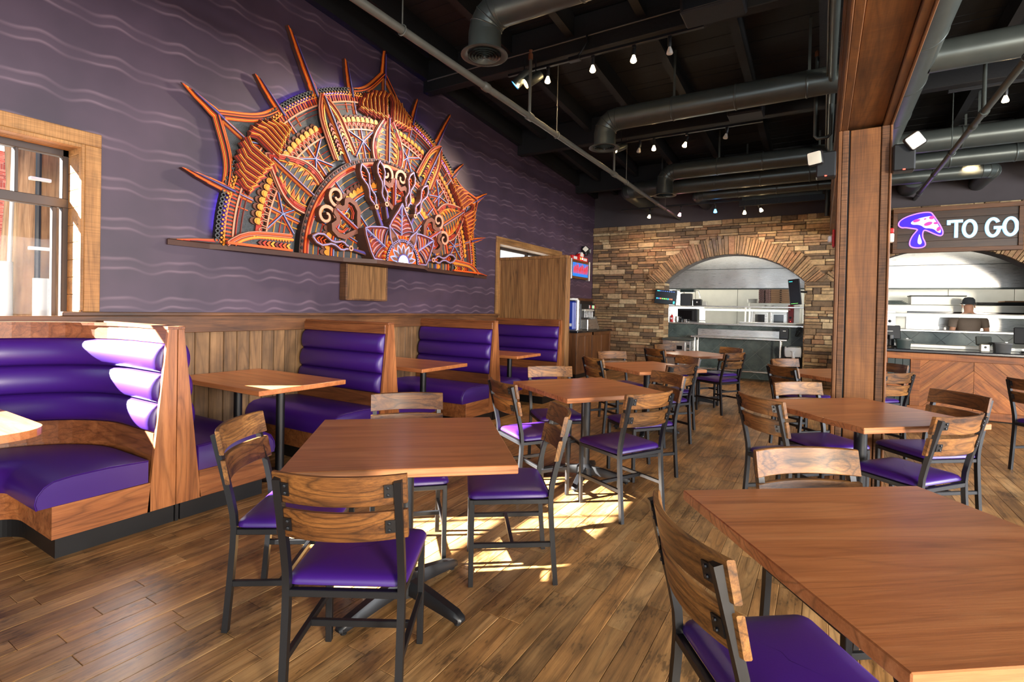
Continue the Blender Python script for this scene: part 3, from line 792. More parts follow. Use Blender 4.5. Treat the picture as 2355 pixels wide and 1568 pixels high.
# ------------------------------------------------------------------ booths along the purple wall
def bench_profile_s(z):      # half-width of the tapered end panel at height z
    return .034 + (.150 - .034) * (1.215 - z) / (1.215 - .11)
BX0, BX1 = XW + .022, -3.46
def bench(name, label, yc, sides, group):
    t = thing(name, label, 'bench', ((BX0 + BX1) / 2, yc, 0), 0, group)
    ox = (BX0 + BX1) / 2
    X0, X1 = BX0 - ox, BX1 - ox
    def outline(z0, z1, e0=0.0):
        l0, l1 = (bench_profile_s(z0) if -1 in sides else 0.0), (bench_profile_s(z1) if -1 in sides else 0.0)
        r0, r1 = (bench_profile_s(z0) if 1 in sides else 0.0), (bench_profile_s(z1) if 1 in sides else 0.0)
        return [(-l0, z0), (r0, z0), (r1, z1), (-l1, z1)]
    MB().prism(outline(.11, 1.215), lambda a, b, d: (X1 - .026 + d, a, b), 0, .026).build('end_panel', M['booth'], t)
    MB().prism([(a * .9, b) for a, b in outline(.11, 1.19)], lambda a, b, d: (X0 + d, a, b), 0, X1 - X0 - .028).build('back_board', M['booth_h'], t)
    a, b2 = (-.040 if -1 in sides else 0.0), (.040 if 1 in sides else 0.0)
    MB().box(X0, X1 + .002, a, b2, 1.215, 1.235, .003).build('top_cap', M['booth_h'], t)
    for s in sides:
        MB().box(X0, X1 - .028, s * .030, s * .052, 1.128, 1.215, .004).build('top_rail', M['booth_h'], t)
        for z0, z1 in ((.943, 1.128), (.757, .943), (.575, .757)):
            rings = []
            for xx, k in ((X0 + .01, .2), (X0 + .02, .75), (X0 + .05, 1.0), (X1 - .085, 1.0), (X1 - .05, .78), (X1 - .036, .3)):
                ring = []
                for i in range(11):
                    u = i / 10; zz = z0 + (z1 - z0) * u
                    bulge = .058 * k * (sin(pi * u) ** .45 if 0 < u < 1 else 0)
                    ring.append((xx, s * (bench_profile_s(zz) * .9 + .004 + bulge), zz))
                ring += [(xx, s * .02, z1), (xx, s * .02, z0)]
                rings.append(ring)
            MB().loft(rings).build('back_roll', M['vinyl'], t, smooth=50)
        MB().box(X0, X1 - .028, s * .09, s * .115, .44, .578, .003).build('lower_board', M['booth_h'], t)
        # seat cushion with rounded nose
        prof = [(.125, .29), (.125, .455), (.30, .468), (.50, .468), (.60, .455), (.650, .425), (.678, .375), (.684, .33), (.676, .29)]
        MB().loft([[(xx, s * (.4 + (p - .4) * k), .29 + (q - .29) * kz) for p, q in prof] for xx, k, kz in ((X0, 1, 1), (X1 - .03, 1, 1), (X1 - .012, .99, .97), (X1 - .003, .96, .90))]).build('seat_cushion', M['vinyl'], t, smooth=40)
        sc_ = [o for o in t.children if o.name.startswith('seat_cushion')][-1]
        MB().tube([(X1 - .006, s * (.4 + (p - .4) * .985), .29 + (q - .29) * .955) for p, q in prof[1:]], .0045, 6).build('piping', M['vinyl'], sc_, smooth=60)
        MB().box(X0, X1, s * .14, s * .61, .11, .288, .003).build('seat_base', M['booth_y'], t)
        MB().box(X0, X1 - .015, s * .03, s * .588, 0, .11).build('kick_plate', M['kick'], t)
    MB().box(X0, X1 - .012, -.02 if -1 in sides else .0, .02 if 1 in sides else 0.0, 0, .11).build('kick_plate', M['kick'], t)
    return t
G = 'oak and purple vinyl booth benches along the purple wall'
bench('booth_bench', 'purple booth bench with its back to the curved corner booth', 1.658, (1,), G)
bench('booth_bench', 'first double-sided booth bench from the window with tapered oak end panel', 3.517, (-1, 1), G)
bench('booth_bench', 'double-sided purple booth bench just before the last booth', 5.337, (-1, 1), G)
bench('booth_bench', 'last purple booth bench standing against the tall oak partition', 7.222, (-1,), G)

# curved corner booth under the window: profile swept round a corner
cb = thing('corner_booth', 'curved purple corner booth under the window with oak end panel', 'bench', (-4.1, 1.2, 0), 0, G)
def sweep_path():
    P = [((BX1 - .0, 1.652), (0, -1)), ((-3.7, 1.652), (0, -1)), ((-3.9, 1.652), (0, -1))]
    for i in range(1, 13):
        a = pi / 2 + pi / 2 * i / 12
        P.append(((-3.9 + .76 * cos(a), .892 + .76 * sin(a)), (-cos(a), -sin(a))))
    P += [((-4.66, .4), (1, 0)), ((-4.66, -.8), (1, 0))]
    return P
PTH = sweep_path()
def sweep(prof, name, m, smooth=None, x_end=0.0, parent=cb, close=True):
    rings = []
    for i, ((px, py), (nx, ny)) in enumerate(PTH):
        if i == 0: px -= x_end
        rings.append([(px + nx * s - cb.location.x, py + ny * s - cb.location.y, z) for s, z in prof])
    return MB().loft(rings, closed=close).build(name, M[m], parent, smooth=smooth)
MB().prism([(1.652, .11), (1.652, 1.215), (1.601, 1.215), (1.497, .11)], lambda a, b, d: (BX1 - .026 + d - cb.location.x, a - cb.location.y, b), 0, .026).build('end_panel', M['booth'], cb)
sweep([(.0, .11), (.0, 1.19), (.032, 1.19), (.13, .11)], 'back_board', 'booth_h', x_end=.028)
sweep([(-.006, 1.215), (-.006, 1.235), (.056, 1.235), (.056, 1.215)], 'top_cap', 'booth_h', x_end=-.002)
sweep([(.028, 1.128), (.028, 1.215), (.050, 1.215), (.054, 1.128)], 'top_rail', 'booth_h', x_end=.028)
for z0, z1 in ((.943, 1.128), (.757, .943), (.575, .757)):
    pr = []
    for i in range(11):
        u = i / 10; zz = z0 + (z1 - z0) * u
        pr.append((bench_profile_s(zz) * .9 + .004 + .058 * (sin(pi * u) ** .45 if 0 < u < 1 else 0), zz))
    pr += [(.02, z1), (.02, z0)]
    rings = []
    q = [(BX1 - .034, .25), (BX1 - .05, .8), (BX1 - .085, 1.0)]
    for px, k in q: rings.append([(px - cb.location.x, 1.652 - (bench_profile_s(z) * .9 + .004 + (s - bench_profile_s(z) * .9 - .004) * k if s > .021 else s) - cb.location.y, z) for s, z in pr])
    for (px, py), (nx, ny) in PTH[1:]: rings.append([(px + nx * s - cb.location.x, py + ny * s - cb.location.y, z) for s, z in pr])
    MB().loft(rings).build('back_roll', M['vinyl'], cb, smooth=50)
sweep([(.09, .44), (.09, .578), (.115, .578), (.120, .44)], 'lower_board', 'booth_h', x_end=.03)
pf = [(.15, .29), (.15, .425), (.35, .436), (.52, .434), (.60, .424), (.640, .40), (.668, .36), (.676, .32), (.668, .285)]
sc_ = sweep(pf, 'seat_cushion', 'vinyl', smooth=40, x_end=.006)
MB().tube([(BX1 - .005 - cb.location.x, 1.652 - (.4 + (p - .4) * .99) - cb.location.y, .29 + (q_ - .29) * .97) for p, q_ in pf[1:]], .0045, 6).build('piping', M['vinyl'], sc_, smooth=60)
sweep([(.14, .11), (.14, .287), (.605, .287), (.605, .11)], 'seat_base', 'booth_y')
sweep([(.0, 0), (.0, .112), (.585, .112), (.585, 0)], 'kick_plate', 'kick', x_end=.018)

# booth tables
def booth_table(label, yc, hw=.39):
    t = thing('booth_table', label, 'table', (-4.05, yc, 0), 0, 'oak tables in the booths')
    MB().box(XW + 4.05 + .035, -3.43 + 4.05, -hw, hw, .722, .76, .004).build('tabletop', M['table'], t)
    for xx in (-.30, .30):
        MB().tube([(xx, 0, .02), (xx, 0, .71)], .034, 16).build('post', M['black_metal'], t, smooth=50)
        MB().lathe([(0, 0), (.19, 0), (.19, .012), (.05, .03), (0, .03)], 20, M=Matrix.Translation((xx, 0, 0))).build('foot_plate', M['black_metal'], t, smooth=40)
        MB().box(xx - .09, xx + .09, -.09, .09, .708, .722).build('mount_plate', M['black_metal'], t)
    return t
booth_table('dark oak booth table nearest the window with a sunlit front corner', 2.575)
booth_table('oak table in the middle straight booth', 4.315, .385)
booth_table('oak table in the last booth beside the partition', 6.14, .33)
t = thing('booth_table', 'sunlit oak table with rounded corners in the curved corner booth', 'table', (-3.75, .42, 0), 0, 'oak tables in the booths')
MB().prism(rrect(.55, .55, .16, 6), XY(.722), 0, .038).build('tabletop', M['table'], t)
MB().tube([(0, 0, .02), (0, 0, .722)], .04, 16).build('post', M['black_metal'], t, smooth=50)
MB().lathe([(0, 0), (.24, 0), (.24, .012), (.06, .03), (0, .03)], 24).build('foot_plate', M['black_metal'], t, smooth=40)

# ------------------------------------------------------------------ square tables
def make_table():
    t = thing('dining_table', '', 'table', (0, 0, 0), 0, 'square oak pedestal tables')
    h = .457
    tp = MB()
    tp.box(-h, h, -h, h, .7245, .76, .003)
    o = tp.build('tabletop', [M['table'], M['table_edge']], t)
    for p in o.data.polygons:
        if abs(p.normal.z) < .5: p.material_index = 1
    MB().tube([(0, 0, .06), (0, 0, .715)], .0385, 18).build('column', M['black_metal'], t, smooth=50)
    MB().box(-.14, .14, -.14, .14, .712, .7245, .003).build('mount_plate', M['black_metal'], t)
    MB().lathe([(0, .03), (.07, .03), (.07, .10), (.045, .125), (0, .125)], 18).build('hub', M['black_metal'], t, smooth=40)
    for k in range(4):
        a = pi / 4 + k * pi / 2; c, s = cos(a), sin(a); rings = []
        for r_, w2, z0, z1 in ((.03, .030, .045, .112), (.15, .029, .036, .096), (.27, .028, .026, .072), (.335, .028, .020, .058), (.362, .024, .020, .044), (.372, .014, .022, .032)):
            ring = []
            for u, v in ((-1, 0), (1, 0), (1, .6), (.62, 1), (-.62, 1), (-1, .6)):
                x_, y_, z_ = r_, u * w2, z0 + (z1 - z0) * v
                ring.append((c * x_ - s * y_, s * x_ + c * y_, z_))
            rings.append(ring)
        arm = MB().loft(rings).build('base_arm', M['black_metal'], t, smooth=35)
        MB().lathe([(0, 0), (.014, 0), (.014, .008), (.006, .010), (.006, .024), (0, .024)], 10, M=Matrix.Translation((c * .34, s * .34, 0))).build('glide', M['black_plastic'], arm)
    return t
TABLES = [
 (-1.675, 1.818, 41, 'square oak table nearest the booths in the foreground with a black cross base'),
 (-1.650, 3.930, 56, 'square oak table second from the camera in the row beside the booths'),
 (-1.711, 5.856, 54.7, 'square oak table third from the camera in the row beside the booths'),
 (-1.671, 8.158, 50, 'farthest square oak table in front of the tiled kitchen counter'),
 (0.241, 4.131, 43, 'square oak table standing just in front of the timber column'),
 (0.170, 6.580, 44, 'square oak table partly hidden behind the timber column'),
 (0.235, 1.780, 37.5, 'large looking square oak table cropped at the lower right corner'),
]
t0 = make_table()
for i, (x, y, a, lb) in enumerate(TABLES):
    t = t0 if i == 0 else copy_tree(t0)
    t.location = (x, y, 0); t.rotation_euler = (0, 0, radians(a)); t['label'] = lb

# ------------------------------------------------------------------ chairs
def make_chair():
    t = thing('dining_chair', '', 'chair', (0, 0, 0), 0, 'purple seated chairs around the square tables')
    TB = .0245
    for s in (-1, 1):
        MB().bar((s * .188, .195, 0), (s * .188, .195, .436), TB, TB, (0, 1, 0), .002).build('leg', M['black_metal'], t)
        mb = MB()
        pts = [(-.232, 0), (-.215, .20), (-.203, .36), (-.200, .44), (-.205, .50), (-.222, .58), (-.289, .836)]
        rings = []
        for i, (yy, zz) in enumerate(pts):
            a = pts[max(0, i - 1)]; b2 = pts[min(len(pts) - 1, i + 1)]
            tv = Vector((b2[0] - a[0], b2[1] - a[1])).normalized(); nx, nz = tv.y, -tv.x
            h = TB / 2; x0 = s * .193
            rings.append([(x0 - h, yy - nx * h, zz - nz * h), (x0 + h, yy - nx * h, zz - nz * h), (x0 + h, yy + nx * h, zz + nz * h), (x0 - h, yy + nx * h, zz + nz * h)])
        mb.loft(rings).build('rear_leg', M['black_metal'], t, smooth=30)
        MB().bar((s * .192, -.205, .205), (s * .189, .185, .205), .019, .024, (0, 0, 1), .002).build('stretcher', M['black_metal'], t)
    MB().bar((-.182, -.01, .205), (.182, -.01, .205), .019, .024, (0, 0, 1), .002).build('stretcher', M['black_metal'], t)
    fr = MB()
    fr.bar((-.19, .195, .424), (.19, .195, .424), .024, .024, (0, 0, 1), .002).bar((-.19, -.2, .424), (.19, -.2, .424), .024, .024, (0, 0, 1), .002)
    fr.bar((-.189, -.19, .424), (-.189, .19, .424), .024, .024, (0, 0, 1), .002).bar((.189, -.19, .424), (.189, .19, .424), .024, .024, (0, 0, 1), .002)
    fr.build('seat_frame', M['black_metal'], t)
    rings = []
    for ins, z in ((.012, .437), (.0, .446), (.001, .457), (.008, .468), (.024, .476), (.06, .481), (.12, .484), (.19, .484)):
        rings.append([(p[0] * (1.0 + .02 * p[1] / .2), p[1] + .010, z) for p in rrect(.207 - ins, .205 - ins, max(.012, .035 - ins * .1), 4)])
    MB().loft(rings).build('seat', M['vinyl'], t, smooth=50)
    for zc in (.803, .680):                       # two bent ash slats
        yb = -.205 - (zc - .44) * .21 + .020
        hz = .0505; rings = []
        n = 13
        for i in range(n):
            u = -1 + 2 * i / (n - 1); xx = u * .216
            bow = -.052 * (1 - u * u)
            ring = []
            for dy, dz in ((-.010, -hz + .003), (-.010, hz - .003), (-.007, hz), (.007, hz), (.010, hz - .003), (.010, -hz + .003), (.007, -hz), (-.007, -hz)):
                ring.append((xx, yb + bow + dy - dz * .21 + .004, zc + dz))
            rings.append(ring)
        MB().loft(rings).build('backrest_slat', M['slat'], t, smooth=35)
        for s in (-1, 1):
            mb = MB(); F_ = []; sy = lambda xx, dz: yb - .052 * (1 - (xx / .216) ** 2) - .010 - dz * .21 + .004
            xa, xb = s * .152, s * .182
            for off in (-.0005, -.007):
                F_ += [(xa, sy(xa, -.022) + off, zc - .022), (xb, sy(xb, -.022) + off, zc - .022), (xb, sy(xb, .022) + off, zc + .022), (xa, sy(xa, .022) + off, zc + .022)]
            mb.add(F_, [(0, 1, 2, 3), (4, 5, 6, 7), (0, 1, 5, 4), (1, 2, 6, 5), (2, 3, 7, 6), (3, 0, 4, 7)])
            for zq in (-.012, .012):
                mb.lathe([(0, .0), (.006, .0), (.005, .004), (0, .005)], 8, M=Matrix.Translation((s * .164, sy(s * .164, zq) - .007, zc + zq)) @ Matrix.Rotation(pi / 2, 4, 'X'))
            mb.build('bracket', M['black_metal'], t)
    return t
CHAIRS = [
 (-1.452, 1.347, 121, 'nearest full chair, seen from behind with a scratched brown lower slat'),
 (-2.046, 1.510, 35, 'chair tucked under the left side of the foreground table beside the curved booth'),
 (-1.425, 2.340, 217, 'chair in the sunlit floor patch at the right side of the foreground table'),
 (-1.985, 2.170, 315, 'chair behind the foreground table whose two slats show above its far edge'),
 (-1.870, 3.430, 58, 'dark slatted chair at the booth side of the second table'),
 (-1.205, 3.500, 153, 'orange slatted chair seen from behind at the near side of the second table'),
 (-1.310, 4.330, 232, 'chair at the far right side of the second table with a pale slat end'),
 (-2.000, 4.110, 313, 'chair facing the camera behind the second table with a shiny slat'),
 (-2.070, 5.702, 53, 'dark brown chair at the booth side of the third table'),
 (-1.455, 5.540, 151, 'orange slatted chair with its back to the aisle at the third table'),
 (-1.560, 6.240, 230, 'chair half hidden behind the third table, right of centre'),
 (-2.162, 6.320, 322, 'honey lit chair facing the camera in front of the drink station cabinet'),
 (-1.930, 7.690, 57, 'very dark chair at the left side of the farthest table'),
 (-1.240, 7.680, 151, 'dark chair seen from behind at the aisle side of the farthest table'),
 (-1.349, 8.400, 236, 'chair at the far right of the farthest table before the slate tiles'),
 (-2.010, 8.440, 324, 'small looking chair behind the farthest table in front of the undercounter fridge'),
 (-0.135, 3.865, 43, 'light honey slatted chair at the left side of the table by the column'),
 (0.030, 4.450, 313, 'chair whose wide slat shows behind the table in front of the column'),
 (0.455, 3.880, 142, 'chair with bowed orange slats at the right front of the table by the column'),
 (0.650, 4.640, 219, 'chair with a striped slat and pale end at the right back of the column table'),
 (-0.141, 6.180, 43, 'honey slatted chair left of the column at the table hidden behind it'),
 (-0.160, 6.840, 322, 'darkest chair in front of the trash can left of the column'),
 (0.430, 6.290, 137, 'chair seen from behind just right of the column'),
 (0.490, 7.080, 224, 'pale slatted chair behind the one right of the column'),
 (-0.070, 1.530, 36.5, 'chair cropped by the bottom edge at the left of the lower right table'),
 (0.120, 2.130, 307, 'chair facing the camera behind the lower right table with swirling grain'),
 (1.830, 6.450, 40, 'chair cut by the right edge of the picture before the order counter'),
]
c0 = make_chair()
for i, (x, y, a, lb) in enumerate(CHAIRS):
    c = c0 if i == 0 else copy_tree(c0)
    c.location = (x, y, 0); c.rotation_euler = (0, 0, radians(a - 90)); c['label'] = lb
# ------------------------------------------------------------------ ducts, pipes and lamps under the ceiling
def RX(a): return Matrix.Rotation(a, 4, 'Y')
def tube_seg(mb, a, b2, r, n=24): return mb.tube([a, b2], r, n, cap=False)
def zdeck(y): return zbeam(y) + .42
def strap(parent, x, y, z, r, name='hanger_strap'):
    mb = MB(); mb.box(x - .014, x + .014, y - .003, y + .003, z + r - .01, zdeck(y) + .02)
    mb.build(name, M['duct'], parent)
def straight(parent, p, q, r, seg=.72, n=24):
    p = Vector(p); q = Vector(q); L = (q - p).length; k = max(1, round(L / seg)); d = (q - p) / k
    for i in range(k):
        a = p + d * i; b2 = a + d
        MB().tube([a, b2], r, n, cap=(i in (0, k - 1))).build('duct_section', M['duct'], parent, smooth=50)
        if i: MB().tube([a - d.normalized() * .012, a - d.normalized() * .006, a + d.normalized() * .006, a + d.normalized() * .012], [r + .001, r + .006, r + .006, r + .001], n).build('seam_band', M['duct'], parent, smooth=50)
def elbow(parent, c, ra, rb, rad, r, gores=4, n=24):
    # c: centre of curvature; ra, rb: unit vectors from the centre to the start and the end of the bend
    c = Vector(c); ra = Vector(ra); rb = Vector(rb); P = []
    for i in range(gores + 1):
        a = pi / 2 * i / gores
        P.append(c + (ra * cos(a) + rb * sin(a)) * rad)
    T = [(-ra * sin(pi / 2 * i / gores) + rb * cos(pi / 2 * i / gores)) for i in range(gores + 1)]
    ax = ra.cross(rb).normalized()
    for i in range(gores):
        rings = []
        for k in (i, i + 1):
            y_ = T[k].cross(ax)
            rings.append([tuple(P[k] + ax * (r * cos(2 * pi * j / n)) + y_ * (r * sin(2 * pi * j / n))) for j in range(n)])
        MB().loft(rings, cap=False).build('elbow_gore', M['duct'], parent, smooth=30)
        y_ = T[i].cross(ax); k = i; rg = []
        for dz, rr in ((-.005, r + .001), (0, r + .005), (.005, r + .001)):
            rg.append([tuple(P[k] + T[k] * dz + ax * (rr * cos(2 * pi * j / n)) + y_ * (rr * sin(2 * pi * j / n))) for j in range(n)])
        MB().loft(rg, cap=False).build('seam_band', M['duct'], parent, smooth=50)
def drop_duct(label, xe, y, z, r, x_to, zg):
    t = thing('air_duct', label, 'duct', (xe, y, z), 0, 'round grey air ducts under the black ceiling')
    R = r * 1.25
    straight(t, (x_to - xe, 0, 0), (R, 0, 0), r)
    elbow(t, (R, 0, -R), (0, 0, 1), (-1, 0, 0), R, r)
    MB().tube([(0, 0, -R), (0, 0, zg - z + .02)], r, 24).build('drop_section', M['duct'], t, smooth=50)
    zz = zg - z
    df = MB().lathe([(r * 1.0, zz + .03), (r * 1.42, zz + .012), (r * 1.44, zz + .004), (r * 1.30, zz + .0), (r * 1.02, zz + .012)], 28, cap=False).build('diffuser', M['duct'], t, smooth=40)
    mb = MB()
    for k in range(5):
        q = r * (1.0 - .19 * k)
        mb.lathe([(q, zz - .002 - .002 * k), (q - r * .10, zz + .012), (q - r * .11, zz + .010), (q - .004, zz - .006 - .002 * k)], 24, cap=False)
    mb.lathe([(0, zz - .02), (r * .10, zz - .016), (r * .12, zz), (0, zz + .004)], 16)
    mb.build('diffuser_rings', M['duct'], df, smooth=40)
    MB().lathe([(0, zz + .014), (r * 1.0, zz + .014), (r * 1.0, zz + .02), (0, zz + .02)], 20).build('damper', M['black_matte'], df)
    x = .9
    while xe + x < x_to: strap(t, x, 0, 0, r) if False else MB().box(x - .014, x + .014, -.003, .003, r - .01, zdeck(y) - z + .02).build('hanger_strap', M['duct'], t); x += 1.45
    return t
drop_duct('nearest grey duct with elbow and round ring diffuser at the top of the picture', -2.55, 3.65, 3.93, .142, .52, 3.57)
drop_duct('second grey duct turning down to a round diffuser in mid ceiling', -2.53, 6.45, 3.915, .142, .52, 3.55)
drop_duct('third grey duct with a short drop in front of the two wall ducts', -2.44, 9.15, 3.86, .142, .52, 3.45)
def wall_duct(label, xe, y, z, r, x_to):
    t = thing('air_duct', label, 'duct', (xe, y, z), 0, 'round grey air ducts under the black ceiling')
    s = 1 if x_to > xe else -1; R = r * 1.2
    straight(t, (x_to - xe, 0, 0), (s * R, 0, 0), r)
    elbow(t, (s * R, R, 0), (0, -1, 0), (-s, 0, 0), R, r)
    straight(t, (0, R, 0), (0, YB + .02 - y, 0), r, 1.2)
    for x in (.7, 2.2)[:2 if abs(x_to - xe) > 2.4 else 1]: MB().box(s * x - .014, s * x + .014, -.003, .003, r - .01, zdeck(y) - z + .02).build('hanger_strap', M['duct'], t)
    return t
wall_duct('long grey duct turning into the back wall at the far left end of the ceiling', -3.40, 9.92, 3.79, .155, .52)
wall_duct('small grey duct turning into the back wall above the left arch', -2.15, 10.42, 3.68, .105, .52)
def side_duct(label, y, z, r):
    t = thing('air_duct', label, 'duct', (.85, y, z), 0, 'round grey air ducts under the black ceiling')
    straight(t, (0, 0, 0), (6.5, 0, 0), r)
    for x in (.9, 2.4, 3.9): MB().box(x - .014, x + .014, -.003, .003, r - .01, zdeck(y) - z + .02).build('hanger_strap', M['duct'], t)
side_duct('large grey duct leaving the beam towards the upper right corner', 6.45, 3.955, .145)
side_duct('grey duct right of the column, upper of the lower pair', 9.15, 3.86, .15)
side_duct('grey duct right of the column just below the upper one of the pair', 9.92, 3.77, .13)
wall_duct('grey duct right of the column that elbows into the back wall', 2.18, 10.42, 3.66, .115, .85)
for i, x in enumerate((1.25, 3.1)):
    t = thing('air_duct', ('dark duct stub running into the plaster above the order sign', 'dark duct stub in the plaster near the right picture edge')[i], 'duct', (x, 10.7, 3.70), 0, 'round grey air ducts under the black ceiling')
    straight(t, (0, 0, 0), (0, YB + .02 - 10.7, 0), .16, 1.0)
t = thing('trunk_duct', 'big grey trunk duct running beside the timber beam', 'duct', (.70, 3.0, 3.95))
straight(t, (0, -5.0, 0), (0, 6.1, 0), .195, 1.1, 28)
MB().tube([(0, 6.1, 0), (0, 6.25, -.02), (0, 6.5, -.03)], [.195, .15, .15], 24).build('reducer', M['duct'], t, smooth=30)
straight(t, (0, 6.5, -.03), (0, YB + .02 - 3.0, -.03), .14, 1.1)
for y in (-1.0, 1.2, 3.4): MB().box(-.014, .014, y - .003, y + .003, .185, zdeck(3 + y) - 3.95 + .02).build('hanger_strap', M['duct'], t)

def pipe_run(label, x, z, y0, hang, m='pipe', r=.031, riser=None, y1=YB + .03):
    t = thing('sprinkler_pipe', label, 'pipe', (x, y0, z), 0, 'sprinkler pipes under the ceiling')
    MB().tube([(0, 0, 0), (0, y1 - y0, 0)], r, 14).build('pipe_length', M[m], t, smooth=50)
    for y in hang:
        MB().tube([(0, y - y0, r), (0, y - y0, zdeck(y) - z + .02)], .0055, 6).build('hanger_rod', M[m], t)
        mb = MB(); mb.tube([(r * 1.25 * cos(a * pi / 6), y - y0, r * 1.25 * sin(a * pi / 6)) for a in range(12)], .005, 6, closed=True); mb.build('hanger_ring', M[m], t)
    for y in (riser or ()):
        MB().tube([(0, y - y0, 0), (0, y - y0, .62)], .017, 10).build('riser', M[m], t, smooth=50)
        MB().lathe([(0, .60), (.024, .60), (.024, .66), (.012, .67), (.02, .70), (0, .71)], 10, M=Matrix.Translation((0, y - y0, 0))).build('sprinkler_head', M['rust'], t, smooth=40)
        MB().tube([(0, y - y0 - .045, 0), (0, y - y0 + .045, 0)], r * 1.35, 14).build('tee', M[m], t, smooth=50)
    for y in (3.9, 7.35, 9.6): MB().tube([(0, y - y0 - .05, 0), (0, y - y0 - .03, 0), (0, y - y0 + .03, 0), (0, y - y0 + .05, 0)], [r, r * 1.3, r * 1.3, r], 14).build('coupling', M[m], t, smooth=50)
    return t
pipe_run('pale sprinkler pipe running the whole room above the booths', -2.70, 3.43, 0.2, (2.8, 5.37, 7.85, 10.2), riser=(4.72, 7.29))
pipe_run('dark sprinkler pipe slanting across the upper right of the picture', 1.354, 3.48, 0.2, (5.6, 8.4, 10.9), m='duct', riser=(6.9,))
t = thing('sprinkler_pipe', 'dark pipe along the left side of the timber beam with a branch', 'pipe', (.035, 0, 3.88), 0, 'sprinkler pipes under the ceiling')
MB().tube([(0, 0, 0), (0, 11.15, 0), (-.0, 11.25, -.04), (0, 11.28, -.12), (0, 11.28, -.62)], .036, 14).build('pipe_length', M['duct'], t, smooth=50)
MB().tube([(-.045, 1, .03), (-.045, 9, .03)], .010, 8).build('conduit', M['pipe'], t, smooth=50)
MB().tube([(0, 7.0, -.02), (0, 7.0, -.38), (-.03, 7.0, -.41), (-.13, 7.0, -.41), (-.155, 7.0, -.38), (-.155, 7.0, .55)], .020, 10).build('branch', M['duct'], t, smooth=50)
MB().lathe([(0, .55), (.024, .55), (.024, .61), (.012, .62), (0, .64)], 10, M=Matrix.Translation((-.155, 7.0, 0))).build('sprinkler_head', M['rust'], t)

def head(parent, x, y, zt, zb_, mat, tilt=(0, 0), gl=None):
    # adjustable lamp head: stem, socket, reflector bulb
    st = MB().tube([(x, y, zt), (x, y, zb_ + .13)], .007, 8).box(x - .018, x + .018, y - .018, y + .018, zt - .03, zt, .003).build('stem', M['black_metal'], parent)
    d = Vector((tilt[0], tilt[1], -1)).normalized(); q = d.to_track_quat('Z', 'Y').to_matrix().to_4x4()
    q.translation = Vector((x, y, zb_ + .10)) - d * .02
    MB().lathe([(0, -.03), (.020, -.03), (.022, .03), (.016, .05), (0, .05)], 14, M=q).build('socket', M['black_plastic'], st, smooth=40)
    MB().lathe([(0, .045), (.014, .05), (.018, .062), (.031, .098), (.033, .112), (.026, .122), (0, .126)], 16, M=q).build('bulb', M[mat], st, smooth=50)
    if gl:
        p = (q @ Vector((0, 0, .17))); p = parent.matrix_basis @ p
        lamp('track_bulb_light', 'SPOT', p, gl[0], gl[1], direction=d, spot=gl[2] if len(gl) > 2 else 110, blend=.8, radius=.03)
WARM = (1.0, .66, .36)
def track(label, y, z, x0, x1, heads, rods=()):
    t = thing('track_light', label, 'track light', (0, y, z), 0, 'black lamp tracks under the ceiling')
    MB().box(x0, x1, -.018, .018, -.012, .02, .003).build('track', M['black_metal'], t)
    for x in rods: MB().tube([(x, 0, .02), (x, 0, zdeck(y) - z + .02)], .006, 6).build('rod', M['black_metal'], t)
    for x, zb_, m, tl, gl in heads: head(t, x, 0, -.012, zb_ - z, m, tl, gl)
    return t
track('lamp track with four bulbs under the first black beam', 5.235, 4.19, -3.3, -1.05, [
 (-2.76, 4.0, 'bulb', (-.05, 0), (30, WARM)), (-2.21, 4.0, 'bulb', (.05, -.1), (30, WARM)), (-1.75, 4.0, 'bulb', (.0, -.1), (22, (1, .85, .65))), (-1.38, 4.0, 'bulb_off', (.0, .1), None)])
track('lamp track with four small bulbs under the second black beam', 7.745, 4.03, -2.9, -.75, [
 (-2.46, 3.84, 'bulb_off', (-.2, 0), None), (-2.24, 3.84, 'bulb', (0, -.1), (30, WARM)), (-1.76, 3.82, 'bulb', (-.35, -.1), (30, WARM)), (-1.21, 3.86, 'bulb_off', (-.2, 0), None)])
track('lamp track on rods near the stone wall with pink and blue bulbs', 10.64, 3.56, -3.75, -.9, [
 (-3.13, 3.35, 'bulb', (-.3, .3), (26, WARM, 130)), (-2.5, 3.34, 'bulb_pink', (-.35, .2), (10, (1, .35, .4), 130)), (-1.84, 3.36, 'bulb_blue', (0, .2), (8, (.1, .35, 1), 130)), (-1.31, 3.29, 'bulb', (0, .15), (30, WARM, 140)), (-1.05, 3.31, 'bulb', (.4, .3), (30, WARM, 140))], (-2.95, -1.0))
track('short lamp track with a single bulb at the far right of the ceiling', 7.745, 4.03, 1.2, 2.4, [(1.70, 3.82, 'bulb', (0, .1), (30, WARM))])
def can(label, loc, tgt, m, power, col, spot):
    t = thing('spot_can', label, 'spotlight', loc, 0, 'black spotlight cans aimed at the wall sculpture')
    d = (Vector(tgt) - Vector(loc)).normalized(); q = d.to_track_quat('Z', 'Y').to_matrix().to_4x4()
    MB().lathe([(0, -.13), (.045, -.12), (.055, -.05), (.06, .10), (.063, .10), (.063, .09), (.052, .085), (0, .07)], 18, M=q).build('can_body', M['duct'], t, smooth=40)
    MB().lathe([(0, .088), (.05, .088), (.05, .094), (0, .094)], 16, M=q).build('lens', M[m], t)
    MB().tube([(0, 0, .0), (0, .07, .05), (0, .07, .28)], .008, 8).build('yoke', M['black_metal'], t)
    lamp('sculpture_spot', 'SPOT', Vector(loc) + d * .14, power, col, direction=d, spot=spot, blend=.6, radius=.05)
can('black spotlight can with blue light behind the nearest diffuser', (-3.05, 5.12, 4.06), (-4.6, 4.6, 2.6), 'bulb_blue', 80, (.75, .7, 1.0), 75)
